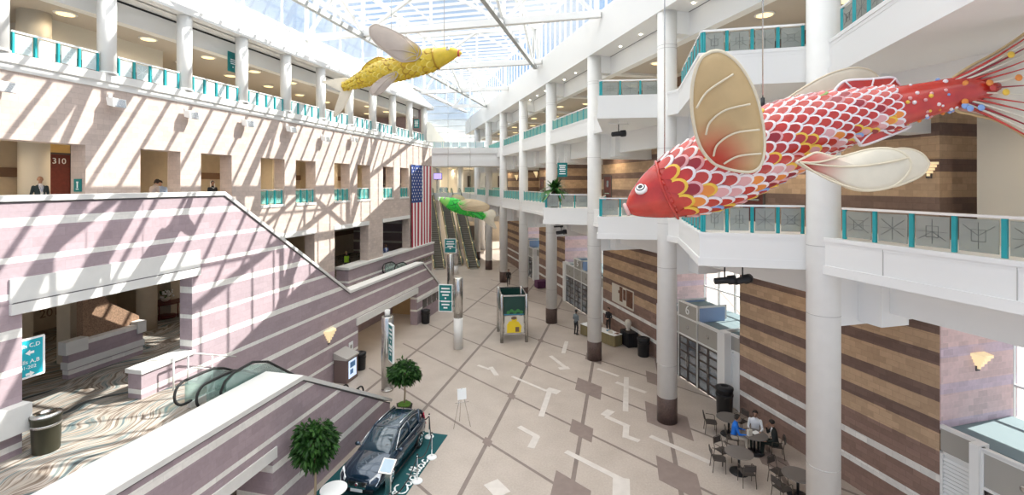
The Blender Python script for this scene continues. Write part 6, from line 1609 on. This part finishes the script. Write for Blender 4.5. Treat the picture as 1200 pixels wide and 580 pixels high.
    # hair cap: the upper and back part of the skull, a little larger than it
    if not bald:
        h = MB(); nu, nv = 20, 9; vs = []
        for j in range(nv+1):
            ph = PI*j/nv*.62
            for i in range(nu):
                a = 2*PI*i/nu; low = 1. if math.sin(a) < .35 else .72 if math.sin(a) < .75 else .55
                p_ = ph*low; x, y, z = .1*math.sin(p_)*math.cos(a), -.012+.107*math.sin(p_)*math.sin(a), .022+.104*math.cos(p_)
                if hairlen and math.sin(a) < .3 and j == nv: z -= hairlen; 
                vs.append(Hh(x, y, z))
        h.add(vs, [(j*nu+i,j*nu+(i+1)%nu,(j+1)*nu+(i+1)%nu,(j+1)*nu+i) for j in range(nv) for i in range(nu)]+[tuple(range(nu))], 0, True)
        h.build('hair', flat('hair', hair, .6), t)
    if vest:
        vm = MB(); vs = []
        for hh, rx, ry in tor[1:7]: c = T(hh); vs += [c+V(((rx+.018)*math.cos(2*PI*i/n),0,0))+V((0,math.cos(lean),-math.sin(lean)))*((ry+.018)*math.sin(2*PI*i/n)) for i in range(n)]
        vm.add(vs, [(j*n+i,j*n+(i+1)%n,(j+1)*n+(i+1)%n,(j+1)*n+i) for j in range(5) for i in range(n)], 0, True); vm.build('vest', flat('vest_cloth', vest, .7), t)
    if prop == 'badge':
        b = MB(); b.tube([T(.52,-.05,.06), T(.40,-.03,.13), T(.27,0,.135), T(.40,.03,.13), T(.52,.05,.06)], .006, 5); b.build('lanyard', flat('lanyard_blue', (.1,.25,.6), .6), t)
        c = T(.24,0,.145); MB().box(c.x-.04, c.x+.04, c.y-.004, c.y+.004, c.z-.06, c.z+.04).build('badge', 'signwhite', t)
    if prop == 'scarf':
        b = MB(); b.tube([Hh(-.1,-.02,-.02), Hh(-.07,-.03,.1), Hh(.07,-.03,.1), Hh(.1,-.02,-.02), T(.5,.1,.03), T(.46,0,.12), T(.5,-.1,.03)], .022, 8, 0, True); b.build('pale_scarf', 'signwhite', t)
    t.scale = (scale,)*3
    return t
def face_to(P, Q): d = Vector(Q)-Vector(P); return math.atan2(d.y, d.x)-PI/2
def onL(u, q, z): p = pL(u, q); return Lw(p, q, z)
hall = Vector((0, 15, 0))
a = onL(47, 21.2, L3); person('man in a dark suit with a badge standing left of the dark red door', a, face_to(a, (2,8,0)), 'stand', (.03,.05,.06), (.03,.04,.05), 1, inner=(.8,.8,.85), prop='badge', bald=True)
a = onL(176, 19.95, L3); person('dark haired person bowed in the second wall opening, left of the pale blue shirt', a, face_to(a, onL(187, 19.95, L3)), 'stand', (.45,.38,.36), (.05,.05,.07), 0, lean=.42, arms='front', hair=(.03,.02,.015), hairlen=.08, lookdown=.2)
a = onL(190, 20.6, L3); person('person in a pale blue shirt bending over in the second wall opening', a, face_to(a, onL(180, 19.7, L3)), 'stand', (.45,.58,.8), (.05,.05,.08), 0, lean=.55, arms='front', lookdown=.2)
a = onL(249, 20.0, L3); person('person in dark clothes with a pale scarf in the third wall opening', a, face_to(a, (0,15,0)), 'stand', (.03,.03,.035), (.03,.03,.04), 1, prop='scarf', scale=.93)
a = onL(406, 21, L2); person('person in a bright green vest standing in the lower hall opening', a, face_to(a, (-3,20,0)), 'stand', (.05,.06,.05), (.05,.045,.04), 0, vest=(.42,.75,.05), hair=(.55,.45,.1))
a = onL(452, 20.2, L2); person('person in blue and white at the low wall left of the striped flag', a, face_to(a, (0,30,0)), 'stand', (.15,.22,.45), (.05,.05,.06), 1, inner=(.8,.8,.8), scale=1.0)
a = g(675, 392); person('man in a grey jacket standing at the end of the information table', a, face_to(a, g(700, 385)), 'stand', (.14,.17,.19), (.025,.025,.03), 2, arms='front')
a = g(709, 390)+Vector((.3,.2,0)); person('person in black behind the long information table', a, face_to(a, g(690, 400)), 'stand', (.02,.02,.025), (.03,.03,.03), 0, arms='front')
a = g(596, 335); person('person in black standing beyond the display kiosk', a, face_to(a, (0,20,0)), 'walk', (.025,.02,.02), (.02,.02,.02), 1, scale=1.0)
a = Rw(13.0, 36.5, 9.1); person('person with dark hair behind the green glass railing left of the palm', a, face_to(a, (0,30,0)), 'stand', (.05,.05,.05), (.03,.03,.03), 0, scale=.95)
seats = []
for an, top, legs, sk, lab, arms_, inn, kw in ((158,(.015,.16,.62),(.5,.44,.36),1,'person in a bright blue top seated at the cafe table',('table','table'),None,dict(hairlen=.05)),
      (60,(.78,.80,.83),(.03,.04,.035),1,'man in a white shirt seated on the far side of the cafe table',('table','lap'),None,{}),
      (-20,(.012,.016,.016),(.012,.018,.014),1,'person in a dark suit seated with a hand to the face at the cafe table',('lap','face'),(.7,.7,.7),dict(lookdown=.25))):
    ang = math.radians(an); C_ = Pt+Vector((math.cos(ang)*.76, math.sin(ang)*.76, 0)); C_.z = 0
    person(lab, C_, face_to(C_, (Pt.x, Pt.y, 0)), 'sit', top, legs, sk, scale=1.06, lean=.16, arms=arms_, inner=inn, **kw)
